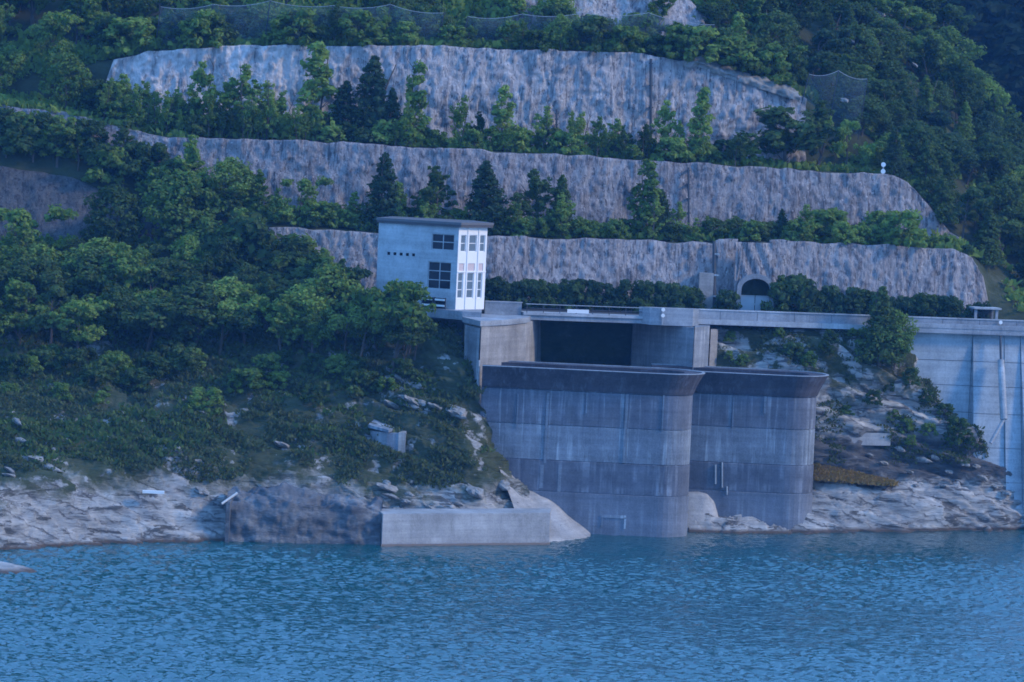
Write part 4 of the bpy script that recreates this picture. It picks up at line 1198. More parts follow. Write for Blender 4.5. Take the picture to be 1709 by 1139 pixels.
def sh_broad(r, n):
    t = r.uniform(0, 1, n)
    ang = r.uniform(0, 6.28, n)
    z = 0.22 + 0.72 * t
    R = 0.36 * np.sin(np.pi * np.clip(t * 0.85 + 0.15, 0, 1)) ** 0.7 * r.uniform(0.35, 1.0, n) ** 0.5
    R = R * (1 + 0.3 * np.sin(2 * ang + 5 * t))
    return np.stack([R * np.cos(ang), R * np.sin(ang), z + r.normal(size=n) * 0.03], 1), r.uniform(0.035, 0.13, n)
def sh_lobed(r, n):
    k = r.integers(6, 10)
    c = np.stack([r.normal(size=k) * 0.15, r.normal(size=k) * 0.15, r.uniform(0.3, 0.82, k)], 1)
    rad = r.uniform(0.08, 0.2, k) * (1.1 - 0.5 * c[:, 2])
    i = r.integers(0, k, n)
    d = r.normal(size=(n, 3)); d /= np.linalg.norm(d, axis=1, keepdims=True)
    return c[i] + d * (rad[i] * r.uniform(0.3, 1.15, n))[:, None] * np.array([1.15, 1.15, 0.9]), r.uniform(0.025, 0.085, n)
def sh_birch(r, n):
    k = 18
    z0 = r.uniform(0.12, 0.72, k); ang = r.uniform(0, 6.28, k); ln = (0.36 - 0.3 * z0) * r.uniform(0.6, 1.25, k)
    i = r.integers(0, k, n); f = r.uniform(0.15, 1.0, n)
    R = ln[i] * f
    p = np.stack([R * np.cos(ang[i]), R * np.sin(ang[i]), z0[i] + f * ln[i] * 1.1], 1)
    top = r.random(n) < 0.2
    p[top] = np.stack([r.normal(size=top.sum()) * 0.02, r.normal(size=top.sum()) * 0.02, r.uniform(0.6, 0.98, top.sum())], 1)
    return p + r.normal(size=p.shape) * 0.018, r.uniform(0.02, 0.055, n)
def sh_sapling(r, n):
    t = np.sort(r.uniform(0, 1, n)); ang = r.uniform(0, 6.28, n)
    R = (0.17 * (1 - t) ** 0.6 + 0.02) * r.uniform(0.3, 1.0, n)
    return np.stack([R * np.cos(ang), R * np.sin(ang), 0.1 + 0.88 * t], 1), r.uniform(0.035, 0.07, n)
def sh_conifer(r, n):
    t = r.uniform(0, 1, n) ** 1.2; ang = r.uniform(0, 6.28, n)
    lay = np.clip(np.round(t * 15) / 15 + r.normal(size=n) * 0.012, 0, 1)
    R = (0.25 * (1 - lay) ** 0.8 + 0.015) * r.uniform(0.15, 1.0, n) ** 0.6 * (1 + 0.25 * np.sin(ang * 3 + lay * 40))
    return np.stack([R * np.cos(ang), R * np.sin(ang), 0.06 + 0.92 * lay - R * 0.22 + r.normal(size=n) * 0.008], 1), 0.025 + 0.05 * (1 - t)
def sh_shrub(r, n):
    t = r.uniform(0, 1, n); ang = r.uniform(0, 6.28, n)
    R = 0.55 * np.sqrt(1 - t ** 2 * 0.8) * r.uniform(0.2, 1.0, n) ** 0.5
    return np.stack([R * np.cos(ang), R * np.sin(ang), 0.08 + 0.8 * t], 1), r.uniform(0.09, 0.18, n)

def trunk_mesh(seed, h=0.6, r=0.022, limbs=7):
    q = random.Random(seed)
    m_ = MB()
    p = Vector((0, 0, -0.06)); d = Vector((q.uniform(-.05, .05), q.uniform(-.05, .05), 1))
    segs = 5
    pts = [p]
    for i in range(segs):
        d = d + Vector((q.uniform(-.12, .12), q.uniform(-.12, .12), 0))
        pts.append(pts[-1] + d.normalized() * (h + 0.06) / segs)
    for i in range(segs):
        m_.tube(pts[i], pts[i + 1], r * (1 - 0.75 * i / segs), r * (1 - 0.75 * (i + 1) / segs), 6)
    for i in range(limbs):
        k = q.randint(1, segs)
        w = q.uniform(0, 6.28); ln = q.uniform(0.06, 0.14)
        e = pts[k] + Vector((math.cos(w) * ln, math.sin(w) * ln, q.uniform(0.06, 0.2)))
        m_.tube(pts[k], e, r * 0.4, r * 0.1, 4)
    me = bpy.data.meshes.new('trunk'); me.from_pydata(m_.v, [], m_.f); me.materials.append(MAT['bark'])
    return me

def crown_mesh(name, *a, **kw):
    V, Q = leaf_cloud(*a, **kw)
    me = fast_mesh(name, V, Q)
    me.materials.append(MAT['leaf_mid'])
    return me
ARCH = {
    'broad': [(crown_mesh('broad_crown', 150, 26, (sh_broad, sh_lobed, sh_lobed, sh_birch)[i % 4], 0.026, 100 + i), trunk_mesh(i)) for i in range(8)],
    'birch': [(crown_mesh('birch_crown', 130, 20, sh_birch, 0.022, 150 + i), trunk_mesh(30 + i, 0.92, 0.013, 8)) for i in range(4)],
    'sapling': [(crown_mesh('sapling_crown', 60, 26, sh_sapling, 0.027, 200 + i), trunk_mesh(10 + i, 0.9, 0.012, 6)) for i in range(3)],
    'conifer': [(crown_mesh('conifer_crown', 300, 15, sh_conifer, 0.023, 300 + i, droop=0.4), trunk_mesh(20 + i, 0.95, 0.02, 0)) for i in range(3)],
    'shrub': [(crown_mesh('shrub_crown', 36, 46, sh_shrub, 0.06, 400 + i), None) for i in range(4)],
}
NAME = dict(birch='young_birch', broad='broadleaf_tree', sapling='sapling', conifer='conifer', shrub='shrub')
CATN = dict(birch='tree', broad='tree', sapling='sapling', conifer='conifer', shrub='shrub')
count = [0]
def plant(kind, p, h, mat, label, group=None, wide=1.0):
    i = count[0]; count[0] += 1
    cm, tm = random.choice(ARCH[kind])
    rz = random.uniform(0, 6.28)
    w = wide * random.uniform(0.85, 1.2)
    def dress(o):
        o.material_slots[0].link = 'OBJECT'; o.material_slots[0].material = MAT[mat]
    if tm is None:
        o = bpy.data.objects.new(NAME[kind], cm); COL.objects.link(o); dress(o)
    else:
        o = bpy.data.objects.new(NAME[kind], None); COL.objects.link(o); o.empty_display_size = 0.2
        c = bpy.data.objects.new('crown', cm); COL.objects.link(c); c.parent = o; dress(c)
        tk = bpy.data.objects.new('trunk', tm); COL.objects.link(tk); tk.parent = o
    o.location = tuple(float(x) for x in p); o.rotation_euler = (random.uniform(-.05, .05), random.uniform(-.05, .05), rz)
    o.scale = (h * w, h * w, h)
    if label is None: o['tone'] = TONE[mat]
    return tag(o, label, CATN[kind], group)

ORD = ['first', 'second', 'third', 'fourth', 'fifth', 'sixth', 'seventh', 'eighth', 'ninth', 'tenth', 'eleventh', 'twelfth', 'thirteenth', 'fourteenth', 'fifteenth', 'sixteenth', 'seventeenth', 'eighteenth', 'nineteenth', 'twentieth']
def by_landmark(items, marks, what):
    """items: (px, object); writes 'what, n-th right of the landmark' by position along the row."""
    n = {}
    for px, o in sorted(items, key=lambda q: q[0]):
        m_ = [x for x in marks if x[0] <= px][-1]
        n[m_] = n.get(m_, 0) + 1
        o['label'] = f"{what.replace('*', o['tone'])}, {ORD[min(n[m_], 20) - 1]} right of {m_[1]}"
        del o['tone']
TONE = dict(leaf_dark='dark', leaf_mid='mid-green', leaf_bright='bright green', needle='blackish green')
PXM = lambda p: p[1] / F                                # metres per photo pixel at a point

# middle terrace (between the top and middle walls): bright saplings
sap = [(205, 135), (243, 150), (300, 165), (334, 115), (372, 150), (405, 125), (445, 150), (470, 165), (531, 92), (690, 118), (768, 172), (842, 155), (905, 188), (970, 200), (1027, 205), (1105, 178), (1166, 160)]
for i, (px, top) in enumerate(sap):
    p = ledge('C3', 'C4', px, 0.3 + 0.3 * random.random())
    base_y = np.interp(px, [r[0] for r in C3], [r[1] for r in C3])
    plant('sapling' if i in (9, 11, 16, 8) else 'birch', p, (base_y - top) * PXM(p) * 1.1, 'leaf_bright', f'{ORD[i]} slender bright green sapling from the left on the upper terrace', 'bright saplings on the upper terrace', 1.1 if px not in (690, 1166) else 0.95)
for lab, px, top, wd, kd, mt in (('big dark conifer at the middle of the upper terrace', 612, 98, 1.25, 'conifer', 'needle'), ('smaller dark conifer left of the big one on the upper terrace', 570, 140, 1.2, 'conifer', 'needle'), ('dark conifer just right of the big one on the upper terrace', 650, 152, 1.0, 'conifer', 'needle'), ('dark leaning tree left of the tall sapling on the upper terrace', 300, 150, 1.0, 'broad', 'leaf_dark'),
                                 ('broad dark tree closing the right end of the upper terrace', 1310, 150, 1.3, 'broad', 'leaf_dark'), ('second broad dark tree at the right end of the upper terrace', 1362, 170, 1.2, 'broad', 'leaf_dark'), ('light green tree right of the dark pair on the upper terrace', 1412, 190, 0.9, 'broad', 'leaf_bright'), ('leafy dark tree at the left end of the top rock face', 165, 120, 1.0, 'broad', 'leaf_dark'), ('mid green tree beside the dark one left of the top rock face', 110, 95, 1.0, 'broad', 'leaf_mid')):
    p = ledge('C3', 'C4', px, 0.5)
    base_y = np.interp(px, [r[0] for r in C3], [r[1] for r in C3])
    plant(kd, p, (base_y - top) * PXM(p), mt, lab, None, wd)
yt = []
for i in range(50):           # leafy mass at the left of the upper terrace
    px = 175 + i * 11.5 + random.uniform(-5, 5) if i < 32 else random.uniform(660, 1240)
    p = ledge('C3', 'C4', px, random.uniform(0.1, 0.5))
    yt.append((px, plant(['birch', 'birch', 'broad'][i % 3], p, random.uniform(40, 78) * PXM(p), random.choice(['leaf_bright', 'leaf_mid', 'leaf_bright', 'leaf_dark']), None, 'young trees on the upper terrace', 0.85)))
by_landmark(yt, [(0, 'the wall end'), (243, 'the second sapling'), (334, 'the fourth sapling'), (445, 'the seventh sapling'), (690, 'the tenth sapling')], '* young tree on the upper terrace')
for i, px in enumerate((152, 166, 180, 196)):
    p = ledge('C4', 'C5', px, 0.0) + np.array([0, -1.2, -0.2])
    plant('shrub', p, random.uniform(50, 80) * PXM(p), ['leaf_dark', 'leaf_mid'][i % 2], f'{ORD[i]} shrub from the left against the left end of the top rock face', 'shrubs at the end of the top rock face', 0.8)
row = []
for i in range(62):
    px = 165 + i * 17.8 + random.uniform(-7, 7)
    p = ledge('C3', 'C4', px, random.uniform(0.15, 0.7))
    plant('shrub', p, random.uniform(18, 46) * PXM(p), random.choice(['leaf_mid', 'leaf_dark', 'leaf_mid', 'leaf_bright', 'leaf_bright']), None, 'shrubs along the upper terrace', 1.1); row.append((px, bpy.context.scene.collection.objects[-1]))
by_landmark(row, [(0, 'the terrace left end'), (334, 'the fourth sapling'), (531, 'the ninth sapling'), (690, 'the tenth sapling'), (842, 'the twelfth sapling'), (970, 'the fourteenth sapling'), (1166, 'the last sapling')], '* low shrub on the upper terrace')
# lower terrace (between middle and lowest walls)
for lab, px, top, wd, kd, mt in (('dark conifer above the left end of the gatehouse roof', 637, 262, 1.25, 'conifer', 'needle'), ('rounded dark tree above the middle of the gatehouse roof', 722, 283, 1.15, 'broad', 'leaf_dark'),
                                 ('largest dark conifer right of the gatehouse roof', 812, 275, 1.35, 'conifer', 'needle'), ('bushy dark tree second right of the gatehouse', 890, 288, 1.2, 'broad', 'leaf_dark'), ('dark conifer with a pale tip third right of the gatehouse', 935, 298, 1.1, 'conifer', 'leaf_dark'),
                                 ('tall pale green sapling in the middle of the lower terrace', 1078, 272, 1.5, 'sapling', 'leaf_mid'), ('small dark conifer right of the pale sapling on the lower terrace', 1106, 322, 1.1, 'conifer', 'needle'), ('small dark conifer above the tunnel mouth', 1305, 352, 1.2, 'conifer', 'needle'),
                                 ('light green sapling beside the conifer above the gatehouse', 662, 310, 1.3, 'sapling', 'leaf_bright'), ('bright shrubby tree on the lower terrace left of the gatehouse', 500, 300, 1.3, 'broad', 'leaf_mid'), ('bright rounded tree at the left end of the middle rock face', 312, 256, 1.2, 'broad', 'leaf_bright'),
                                 ('bushy green tree below the middle rock face at left', 430, 300, 1.3, 'broad', 'leaf_mid'), ('pale green low tree near the gatehouse roof at left', 560, 335, 1.3, 'broad', 'leaf_mid'), ('dark tree below the left end of the middle rock face', 385, 285, 1.2, 'broad', 'leaf_mid')):
    p = ledge('C1', 'C2', px, 0.4)
    base_y = np.interp(px, [r[0] for r in C1], [r[1] for r in C1])
    plant(kd, p, max(30, base_y - top) * PXM(p), mt, lab, None, wd)
row = []
for i, px in enumerate((405, 422, 436, 452, 470)):
    p = row_eval(C0, px) + np.array([0, -2.2, -0.3])
    plant(['broad', 'shrub', 'broad'][i % 3], p, random.uniform(105, 135) * PXM(p), ['leaf_mid', 'leaf_dark'][i % 2], f'{ORD[i]} tree from the left at the buried left end of the lowest rock face', 'trees at the end of the lowest rock face', 1.2)
for i in range(64):
    px = 330 + i * 20.4 + random.uniform(-8, 8)
    p = ledge('C1', 'C2', px, random.uniform(0.1, 0.6))
    hh_ = random.uniform(20, 44) if px < 1320 else random.uniform(26, 66)
    if px > 1520: hh_ = random.uniform(16, 32)
    plant('shrub', p, hh_ * PXM(p), random.choice(['leaf_mid', 'leaf_dark', 'leaf_mid', 'leaf_bright' if px > 1300 or px < 650 else 'leaf_mid']), None, 'shrubs along the lower terrace', 1.15); row.append((px, bpy.context.scene.collection.objects[-1]))
by_landmark(row, [(0, 'the terrace left end'), (500, 'the shrubby tree'), (637, 'the gatehouse roof conifer'), (812, 'the largest conifer'), (935, 'the pale-tipped conifer'), (1106, 'the smallest conifer'), (1305, 'the conifer over the tunnel'), (1473, 'the white marker post')], '* shrub on the lower terrace')
row = []
for i in range(26):
    px = random.choice([random.uniform(345, 600), random.uniform(960, 1500), random.uniform(650, 950)])
    p = ledge('C1', 'C2', px, random.uniform(0.15, 0.5))
    row.append((px, plant(random.choice(['birch', 'sapling', 'birch']), p, random.uniform(38, 78) * PXM(p), random.choice(['leaf_bright', 'leaf_mid']), None, 'thin young trees on the lower terrace', 1.1)))
by_landmark(row, [(0, 'the terrace left end'), (500, 'the shrubby tree'), (637, 'the gatehouse roof conifer'), (812, 'the largest conifer'), (960, 'the pale-tipped conifer'), (1106, 'the smallest conifer'), (1305, 'the conifer over the tunnel')], '* thin tree on the lower terrace')
# hedge along the back of the road
row = []
for i in range(58):
    px = 818 + i * 14.3 + random.uniform(-4, 4)
    if 1158 < px < 1196 or 1222 < px < 1292: continue
    p = row_eval(C0, px) + np.array([0, -2.0, 0]); p[2] = ZD
    top = 482
    if 1300 < px < 1350: top = 462
    elif px < 1160: top = 470 + (px - 815) * 0.035
    elif px > 1430: top = 490 + (px - 1430) * 0.06
    yg = 518 + (px - 830) * 0.03
    seg = 'between the gatehouse and the pilaster' if px < 1160 else ('beside the tunnel mouth' if px < 1225 else 'from the tunnel to the shelter')
    plant('conifer' if random.random() < 0.0 else 'shrub', p, (yg - top) * PXM(p) * random.uniform(0.8, 1.25), random.choice(['needle', 'leaf_dark', 'needle']), None, 'hedge shrubs along the road', 0.85); row.append((px, bpy.context.scene.collection.objects[-1]))
by_landmark(row, [(0, 'the gatehouse'), (970, 'the bridge notice board'), (1106, 'the landing target'), (1191, 'the drain pipe'), (1257, 'the tunnel mouth'), (1468, 'the bushy conifer')], '* roadside hedge shrub')
# big conifer and shrubs on the right bank
p = P(1468, 604, 317.0)
plant('conifer', p, (612 - 486) * PXM(p), 'leaf_dark', 'dark bushy conifer in front of the road parapet left of the dam', None, 1.25)
p = P(1492, 612, 317.6)
plant('broad', p, 95 * PXM(p), 'leaf_mid', 'smaller green tree leaning on the dark conifer left of the dam', None, 1.0)
row = []
for px, py, h, mt in ((1325, 600, 48, 'leaf_dark'), (1350, 610, 40, 'leaf_mid'), (1300, 560, 26, 'leaf_mid'), (1385, 572, 34, 'leaf_dark'), (1375, 590, 34, 'leaf_dark'), (1420, 560, 22, 'leaf_mid'), (1440, 605, 36, 'leaf_mid'), (1430, 560, 20, 'leaf_mid'), (1455, 672, 38, 'leaf_dark'), (1520, 640, 44, 'leaf_dark'), (1545, 670, 36, 'leaf_dark'), (1575, 700, 44, 'leaf_dark'), (1600, 725, 46, 'leaf_dark'), (1510, 720, 40, 'leaf_mid'), (1550, 725, 34, 'leaf_mid'), (1620, 750, 34, 'leaf_dark'), (1480, 655, 30, 'leaf_dark'), (1220, 570, 28, 'leaf_mid'), (1240, 610, 30, 'leaf_mid'), (1415, 690, 26, 'leaf_mid'), (1590, 740, 40, 'leaf_dark'), (1520, 740, 26, 'leaf_mid'), (1490, 700, 30, 'leaf_mid'), (1215, 600, 24, 'leaf_mid')):
    p = on_grid(GB, px, py) + np.array([0, -0.2, -0.1])
    plant('shrub', p, h * 0.72 * PXM(p), mt, None, 'shrubs on the right bank', 1.1); row.append((px, scene.collection.objects[-1]))

by_landmark(row, [(0, 'the right pier'), (1330, 'the rear spillway rim'), (1440, 'the low footing wall'), (1512, 'the dam edge')], '* shrub on the rocky right bank')
# left forest: trees on the bank grid
def grid_at(G, i, j): return G[int(i), int(j)]
sel = np.random.default_rng(5)
def proj(p):
    d = p - CAM
    return CX + F * (d @ RT) / (d @ fw), CY - F * (d @ UP) / (d @ fw)
placed = []
tries = 0
while len(placed) < 92 and tries < 6000:
    tries += 1
    p = GA[sel.integers(84, GA.shape[0] - 1), sel.integers(60, nA - 4)]
    x, y = proj(p)
    if x < -70 or x > 700 or y > np.interp(x, [0, 300, 560, 640, 720], [608, 600, 600, 640, 590]) or y < 395: continue
    if x > 560 and y < 545: continue
    if any((p - q) @ (p - q) < 2.0 ** 2 for q in placed): continue
    placed.append(p)
    lim = np.interp(x, [0, 90, 240, 330, 450, 560, 640, 700], [395, 400, 395, 300, 380, 420, 490, 500])
    h = min(random.uniform(75, 130), max(35, y - lim))
    if x > 600: h = min(h, max(35, y - 505))
    mt = random.choices(['leaf_dark', 'leaf_mid', 'leaf_bright'], [6, 4, 0.8])[0]
    plant('broad', p, h * PXM(p), mt, f"{TONE[mt]} {'tall' if h > 100 else ('middling' if h > 82 else 'low')} broadleaf tree {'high' if y < 490 else 'low'} in the left wood, {'at its left edge' if x < 110 else ('below the dark rock slope' if x < 260 else ('in its middle' if x < 440 else 'beside the gatehouse'))}", 'wood on the left slope', 1.15)
for lab, px, py, h, mt, wd in (('light green tree in front of the gatehouse wall', 652, 625, 190, 'leaf_mid', 1.05), ('dark tree between the light green tree and the abutment', 694, 595, 100, 'leaf_dark', 0.8), ('dark tree against the left edge of the gatehouse', 556, 545, 115, 'needle', 1.0), ('tall bright tree rising over the wood under the middle rock face', 300, 420, 140, 'leaf_mid', 1.1),
                               ('dark round tree on the dark rock slope at left', 185, 425, 115, 'leaf_dark', 1.1), ('mid green tree at the left edge in front of the dark rock slope', 20, 470, 140, 'leaf_mid', 1.1), ('yellow-green bush on the brow of the dark rock slope', 110, 440, 55, 'leaf_bright', 1.3)):
    p = on_grid(GA, px, py)
    plant('broad', p, h * PXM(p), mt, lab, None, wd)
# trees on the ledge above the dark rock slope and at the upper left
lst = [(-40, 300), (10, 270), (55, 262), (95, 205), (130, 255), (165, 262), (205, 280), (250, 300)]
for i, (px, top) in enumerate(lst):
    p = ledge('C1', 'C2', px, 0.25)
    by = proj(p)[1]
    plant('broad', p, max(60, by - top + 20) * PXM(p), random.choice(['leaf_dark', 'leaf_mid']), f'{ORD[i]} tree from the left above the dark rock slope', 'trees above the dark rock slope', 1.15)
for i in range(26):
    px = random.uniform(-60, 190)
    f = random.random()
    p = ledge('C4', 'C6', px, f) if random.random() < 0.5 else ledge('C6', 'C7', px, f * 0.7)
    plant('broad', p, random.uniform(70, 130) * PXM(p), (mt := random.choice(['leaf_dark', 'leaf_mid', 'leaf_mid', 'leaf_bright'])), f"{TONE[mt]} tree in the upper left wood, {'at its left edge' if px < 20 else ('in its middle' if px < 110 else 'next to the top rock face')}", 'wood at the upper left', 1.1)
# strip of bushes and small trees above the top rock face
row = []
for i in range(66):
    px = 190 + i * 17.4 + random.uniform(-9, 9)
    p = ledge('C5', 'C6', px, random.uniform(0.05, 0.9))
    kd = random.choice(['shrub', 'shrub', 'broad'])
    plant(kd, p, random.uniform(34, 70) * PXM(p), random.choice(['leaf_dark', 'leaf_mid', 'leaf_mid', 'leaf_dark']), None, 'bushes above the top rock face', 1.15); row.append((px, [o for o in scene.collection.objects[-3:] if o.parent is None][-1]))
by_landmark(row, [(0, 'the wall end'), (345, 'the second net post'), (545, 'the fourth net post'), (730, 'the left net'), (860, 'the seventh net post'), (1070, 'the ninth net post')], '* bush above the top rock face')
nett = []
for i in range(34):
    px = random.uniform(150, 860) if i < 26 else random.uniform(860, 1200)
    p = ledge('C6', 'C7', px, random.uniform(0.2, 1.0))
    nett.append((px, plant(random.choice(['broad', 'sapling', 'broad']), p, random.uniform(50, 90) * PXM(p), random.choice(['leaf_dark', 'leaf_mid', 'leaf_bright', 'leaf_dark']), None, 'trees behind the netting', 1.1)))
by_landmark(nett, [(0, 'the wall end'), (345, 'the second net post'), (545, 'the fourth net post'), (730, 'the left net'), (860, 'the seventh net post')], '* tree behind the netting')
row = []
for i in range(30):           # bushes below the left end of the middle face
    px = -30 + i * 12.5 + random.uniform(-5, 5)
    p = ledge('C1', 'C2', px, random.uniform(0.15, 0.8))
    row.append((px, plant(['shrub', 'broad', 'shrub'][i % 3], p, random.uniform(38, 72) * PXM(p), random.choice(['leaf_dark', 'leaf_mid', 'leaf_dark']), None, 'bushes above the dark rock slope', 1.1)))
by_landmark(row, [(-100, 'the picture edge'), (110, 'the yellow-green bush'), (260, 'the dark rock slope')], '* bush below the middle rock face')
row = []
for i in range(44):           # bushes thinning out down the grassy slope
    px = random.uniform(0, 700)
    py = np.interp(px, [0, 640, 700], [606, 596, 610]) + abs(random.gauss(0, 38))
    p = on_grid(GA, px, py)
    row.append((px, plant('shrub', p + np.array([0, -0.1, -0.1]), random.uniform(24, 50) * PXM(p), random.choice(['leaf_dark', 'leaf_mid', 'leaf_dark']), None, 'bushes on the grassy slope', 1.2)))
by_landmark(row, [(-100, 'the picture edge'), (180, 'the leftmost boulders'), (340, 'the slope boulder'), (500, 'the shore wall middle'), (617, 'the outlet box')], '* bush on the left grassy slope')
# wooded slope on the right
pl_ = []
tries = 0
while len(pl_) < 150 and tries < 9000:
    tries += 1
    px = random.uniform(1190, 1790)
    a, b = random.choices([('C3', 'C4'), ('C4', 'C5'), ('C5', 'C6'), ('C6', 'C7'), ('C7', 'C8'), ('C2', 'C3')], [1.2, 1.2, 1.4, 2, 4, 0.7])[0]
    if px < 1480 and a in ('C3', 'C4', 'C2'): continue
    if px < 1350 and a == 'C5': continue
    if px < 1610 and a == 'C2': continue
    p = ledge(a, b, px, random.random())
    if any((p - q) @ (p - q) < 2.6 ** 2 for q in pl_): continue
    x, y = proj(p)
    if y < -110: continue
    pl_.append(p)
    kd, h, mt = random.choice(['broad', 'broad', 'broad', 'conifer']), random.uniform(60, 105), random.choices(['leaf_dark', 'leaf_mid', 'needle', 'leaf_bright'], [6, 3, 2, .4])[0]
    sec = 'above the top rock face' if x < 1340 else ('near the pale crags' if y < 140 and x < 1540 else ('along its skyline edge' if y < np.interp(x, [1500, 1709], [60, 330]) else ('beside the white marker post' if x < 1560 else 'above the dam')))
    plant(kd, p, h * PXM(p), mt, f"{TONE[mt]} {'large' if h > 82 else 'small'} {NAME[kd].replace('_', ' ')} {'high' if y < 210 else 'low'} in the right mountainside wood, {sec}", 'wood on the right mountainside', 1.25)
for lab, px, py, h, mt, kd in (('tall light green tree left on the right-hand mountainside', 1228, 70, 95, 'leaf_bright', 'sapling'), ('rounded bright tree at the right end of the top rock face', 1305, 140, 75, 'leaf_mid', 'broad'), ('second rounded tree beside the right end of the top rock face', 1265, 118, 62, 'leaf_mid', 'broad')):
    p = ledge('C5', 'C6', px, 0.5)
    plant(kd, p, h * PXM(p), mt, lab, None, 1.3)
for i, (px, py, s) in enumerate([(1462, 60, 0.9), (1470, 78, .7), (1455, 50, .6), (1415, 108, .5), (1408, 72, .4), (1520, 145, .5), (1404, 205, .6), (1330, 30, .3)]):
    best = min(((abs(proj(ledge(a, b, px, f))[1] - py), a, b, f) for a, b in (('C4', 'C5'), ('C5', 'C6'), ('C6', 'C7'), ('C7', 'C8')) for f in np.linspace(0, 1, 12)), key=lambda q: q[0])
    boulder(ledge(best[1], best[2], px, best[3]) + np.array([0, -2.8, 2.0]), s * 0.95, 'pale crag showing through the trees of the right mountainside', 'crags on the right mountainside', i)

# far wood: one mass
r = np.random.default_rng(3)
VS, QS, off = [], [], 0
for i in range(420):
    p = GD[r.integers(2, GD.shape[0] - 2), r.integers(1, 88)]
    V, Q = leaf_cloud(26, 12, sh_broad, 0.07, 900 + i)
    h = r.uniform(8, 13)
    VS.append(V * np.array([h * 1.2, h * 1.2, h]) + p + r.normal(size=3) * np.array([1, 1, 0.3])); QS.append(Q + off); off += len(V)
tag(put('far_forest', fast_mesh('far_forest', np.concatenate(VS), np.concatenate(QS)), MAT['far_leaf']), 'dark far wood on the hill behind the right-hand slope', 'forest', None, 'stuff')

# ground cover
def cover(name, label, G, n, keep, size, mat, seed, flat=0.0):
    r = np.random.default_rng(seed)
    ny, nx = G.shape[:2]
    fi = r.uniform(0, ny - 1.001, n); fj = r.uniform(0, nx - 1.001, n)
    i, j = fi.astype(int), fj.astype(int)
    a, b = (fi - i)[:, None], (fj - j)[:, None]
    p = (G[i, j] * (1 - a) + G[i + 1, j] * a) * (1 - b) + (G[i, j + 1] * (1 - a) + G[i + 1, j + 1] * a) * b
    nz = normals(G)[i, j, 2]
    p = p[keep(p, r) & (np.abs(nz) > flat)]
    n = len(p)
    p = np.repeat(p, 5, 0) + r.normal(size=(n * 5, 3)) * size * np.array([0.9, 0.9, 0.25])
    th_ = r.uniform(0, 6.28, n * 5)
    w = size * r.uniform(0.3, 0.7, n * 5); h = size * r.uniform(0.5, 1.3, n * 5)
    dx = np.stack([np.cos(th_) * w, np.sin(th_) * w, 0 * w], 1)
    up = np.stack([r.normal(size=n * 5) * h * 0.5, r.normal(size=n * 5) * h * 0.5 - 0.2 * h, h], 1)
    q = np.stack([p - dx, p + dx, p + dx * 0.5 + up, p - dx * 0.5 + up], 1).reshape(-1, 3)
    return tag(put(name, fast_mesh(name, q, np.arange(len(q)).reshape(-1, 4)), mat), label, 'ground cover', None, 'stuff')
keepA = lambda p, r: (p[:, 2] + 3.2 * fbm(p * 0.16, 4, 41) > 5.0) & (p[:, 2] < 17.2) & (fbm(p * 0.4, 3, 43) > np.where(p[:, 0] > -12, 0.08, -0.12))
cover('undergrowth', 'low green scrub spread over the left slope', GA, 62000, keepA, 0.22, MAT['grass'], 1)
keepA2 = lambda p, r: (p[:, 2] + 3.0 * fbm(p * 0.13, 4, 47) > 6.6) & (p[:, 2] < 17.4) & (fbm(p * 0.25, 3, 44) > np.where(p[:, 0] > -12, 0.28, 0.02))
cover('undergrowth', 'darker bushy scrub in patches on the left slope', GA, 16000, keepA2, 0.3, MAT['leaf_dark'], 2)
keepB = lambda p, r: (p[:, 2] > 5.5) & (p[:, 2] < 17.0) & (fbm(p * 0.35, 3, 45) > np.where(p[:, 2] > 8, 0.1, 0.3))
cover('undergrowth', 'thin scrub between the rocks of the right bank', GB, 14000, keepB, 0.2, MAT['grass'], 3)
keepC = lambda p, r: (p[:, 2] > 17.8) & (np.abs(p[:, 0]) < 60)
cover('undergrowth', 'grass and weeds covering the terraces and hillside', GC, 42000, keepC, 0.5, MAT['leaf_mid'], 4, 0.8)
# straw-coloured grass strip behind the second spillway
aa = np.linspace(0, 1, 90)
S1 = P(1362 + 130 * aa, 803 + 8 * aa, 311.8 + 1.6 * aa); S2 = P(1362 + 130 * aa, 776 + 30 * aa, 314.2 + 2 * aa)
GS = loft([S1, S2], [10])
cover('dry_grass', 'orange-brown dry grass strip behind the rear spillway wall', GS, 1500, lambda p, r: p[:, 2] > -9, 0.2, MAT['straw'], 6)
tag(put('grass_bank', fast_mesh('grass_bank', GS, grid_quads(*GS.shape[:2])), plain('straw_soil', (0.3, 0.2, 0.09), 0.9, 0.3)), kind='structure')

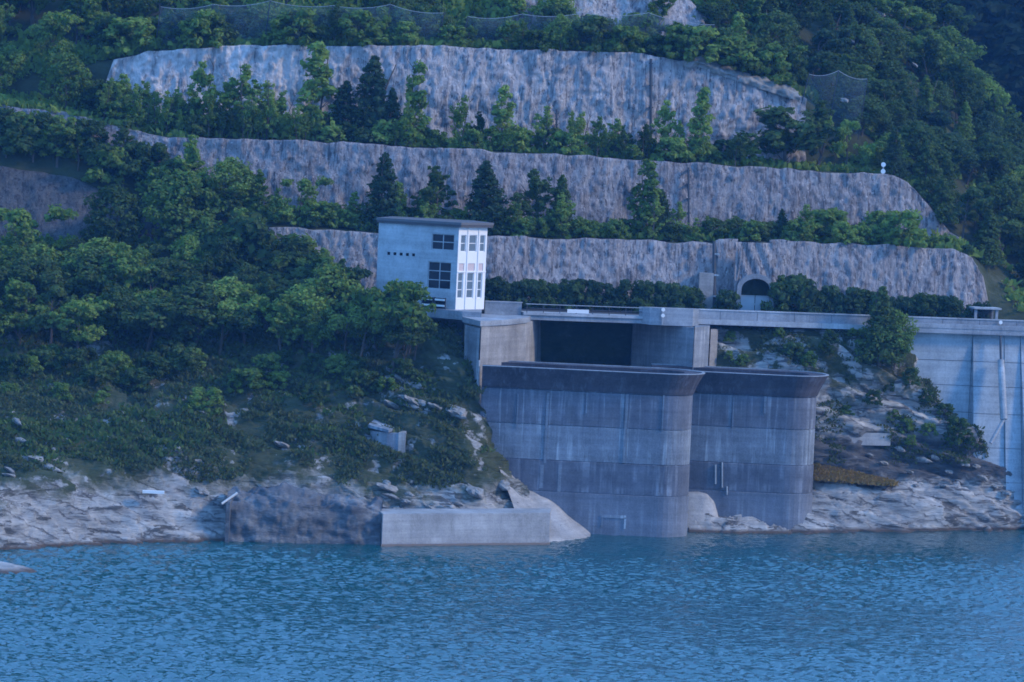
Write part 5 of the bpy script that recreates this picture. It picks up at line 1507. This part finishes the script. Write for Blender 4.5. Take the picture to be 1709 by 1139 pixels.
# ------------------------------------------------------------------ rockfall netting
def netting(label, pxs, tops, a, b, f, lean=0.8):
    base = [ledge(a, b, x, f) for x in pxs]
    o = thing('rockfall_fence', label, 'net fence', base[len(base) // 2], 'rockfall fences')
    tp = []
    for p, y in zip(base, tops):
        h = max(1.2, (proj(p)[1] - y) * PXM(p))
        q_ = p + np.array([0.5, -lean, h]); tp.append(q_)
        MB().tube(p - np.array([0, 0, 0.3]), q_, 0.045).build('post', MAT['darkmetal'], o)
        MB().tube(q_, p + np.array([1.4, 3.5, 1.5]), 0.02, seg=5).build('stay_cable', MAT['darkmetal'], o)
    for k in range(len(base) - 1):
        nn = 12
        G = np.zeros((7, nn + 1, 3))
        for j in range(nn + 1):
            u = j / nn
            sag = 4 * u * (1 - u)
            t_ = tp[k] * (1 - u) + tp[k + 1] * u + np.array([0, 0, -0.3 * sag])
            b_ = base[k] * (1 - u) + base[k + 1] * u + np.array([0, 0, 0.1])
            for i in range(7):
                v = i / 6
                G[i, j] = b_ * (1 - v) + t_ * v + np.array([0, -0.35 * math.sin(math.pi * v) * sag, 0])
        pn = put('net_panel', fast_mesh('net_panel', G - np.array(o.location), grid_quads(7, nn + 1)), MAT['net'], o, True)
        cb = MB()
        for j in range(nn): cb.tube(G[6, j], G[6, j + 1], 0.025, seg=5)
        cb.build('top_cable', MAT['metal'], o)
    return o
netting('rockfall net with sagging top cable above the left half of the top rock face', [258, 345, 440, 545, 640, 730], [12, 8, 2, 10, 8, 22], 'C5', 'C6', 0.35)
netting('rockfall net above the right half of the top rock face', [770, 860, 960, 1070, 1180], [28, 24, 22, 22, 42], 'C5', 'C6', 0.4)
netting('small blue-grey rockfall net among the trees right of the top rock face', [1338, 1385, 1432], [124, 118, 132], 'C5', 'C6', -0.1)

# ------------------------------------------------------------------ air
m, t, out = nt('blue_air')
pv = N(t, 'ShaderNodeVolumePrincipled')
pv.inputs['Color'].default_value = (0.16, 0.48, 1.0, 1)
pv.inputs['Density'].default_value = 0.00018
pv.inputs['Anisotropy'].default_value = 0.0
L(t, pv.outputs[0], out.inputs['Volume'])
hz = MB(); hz.prism([(-790, -310), (800, -310), (800, 690), (-790, 690)], -14, 190)
tag(hz.build('haze', m), 'thin blue evening air over the lake and hillside', 'haze', None, 'stuff')
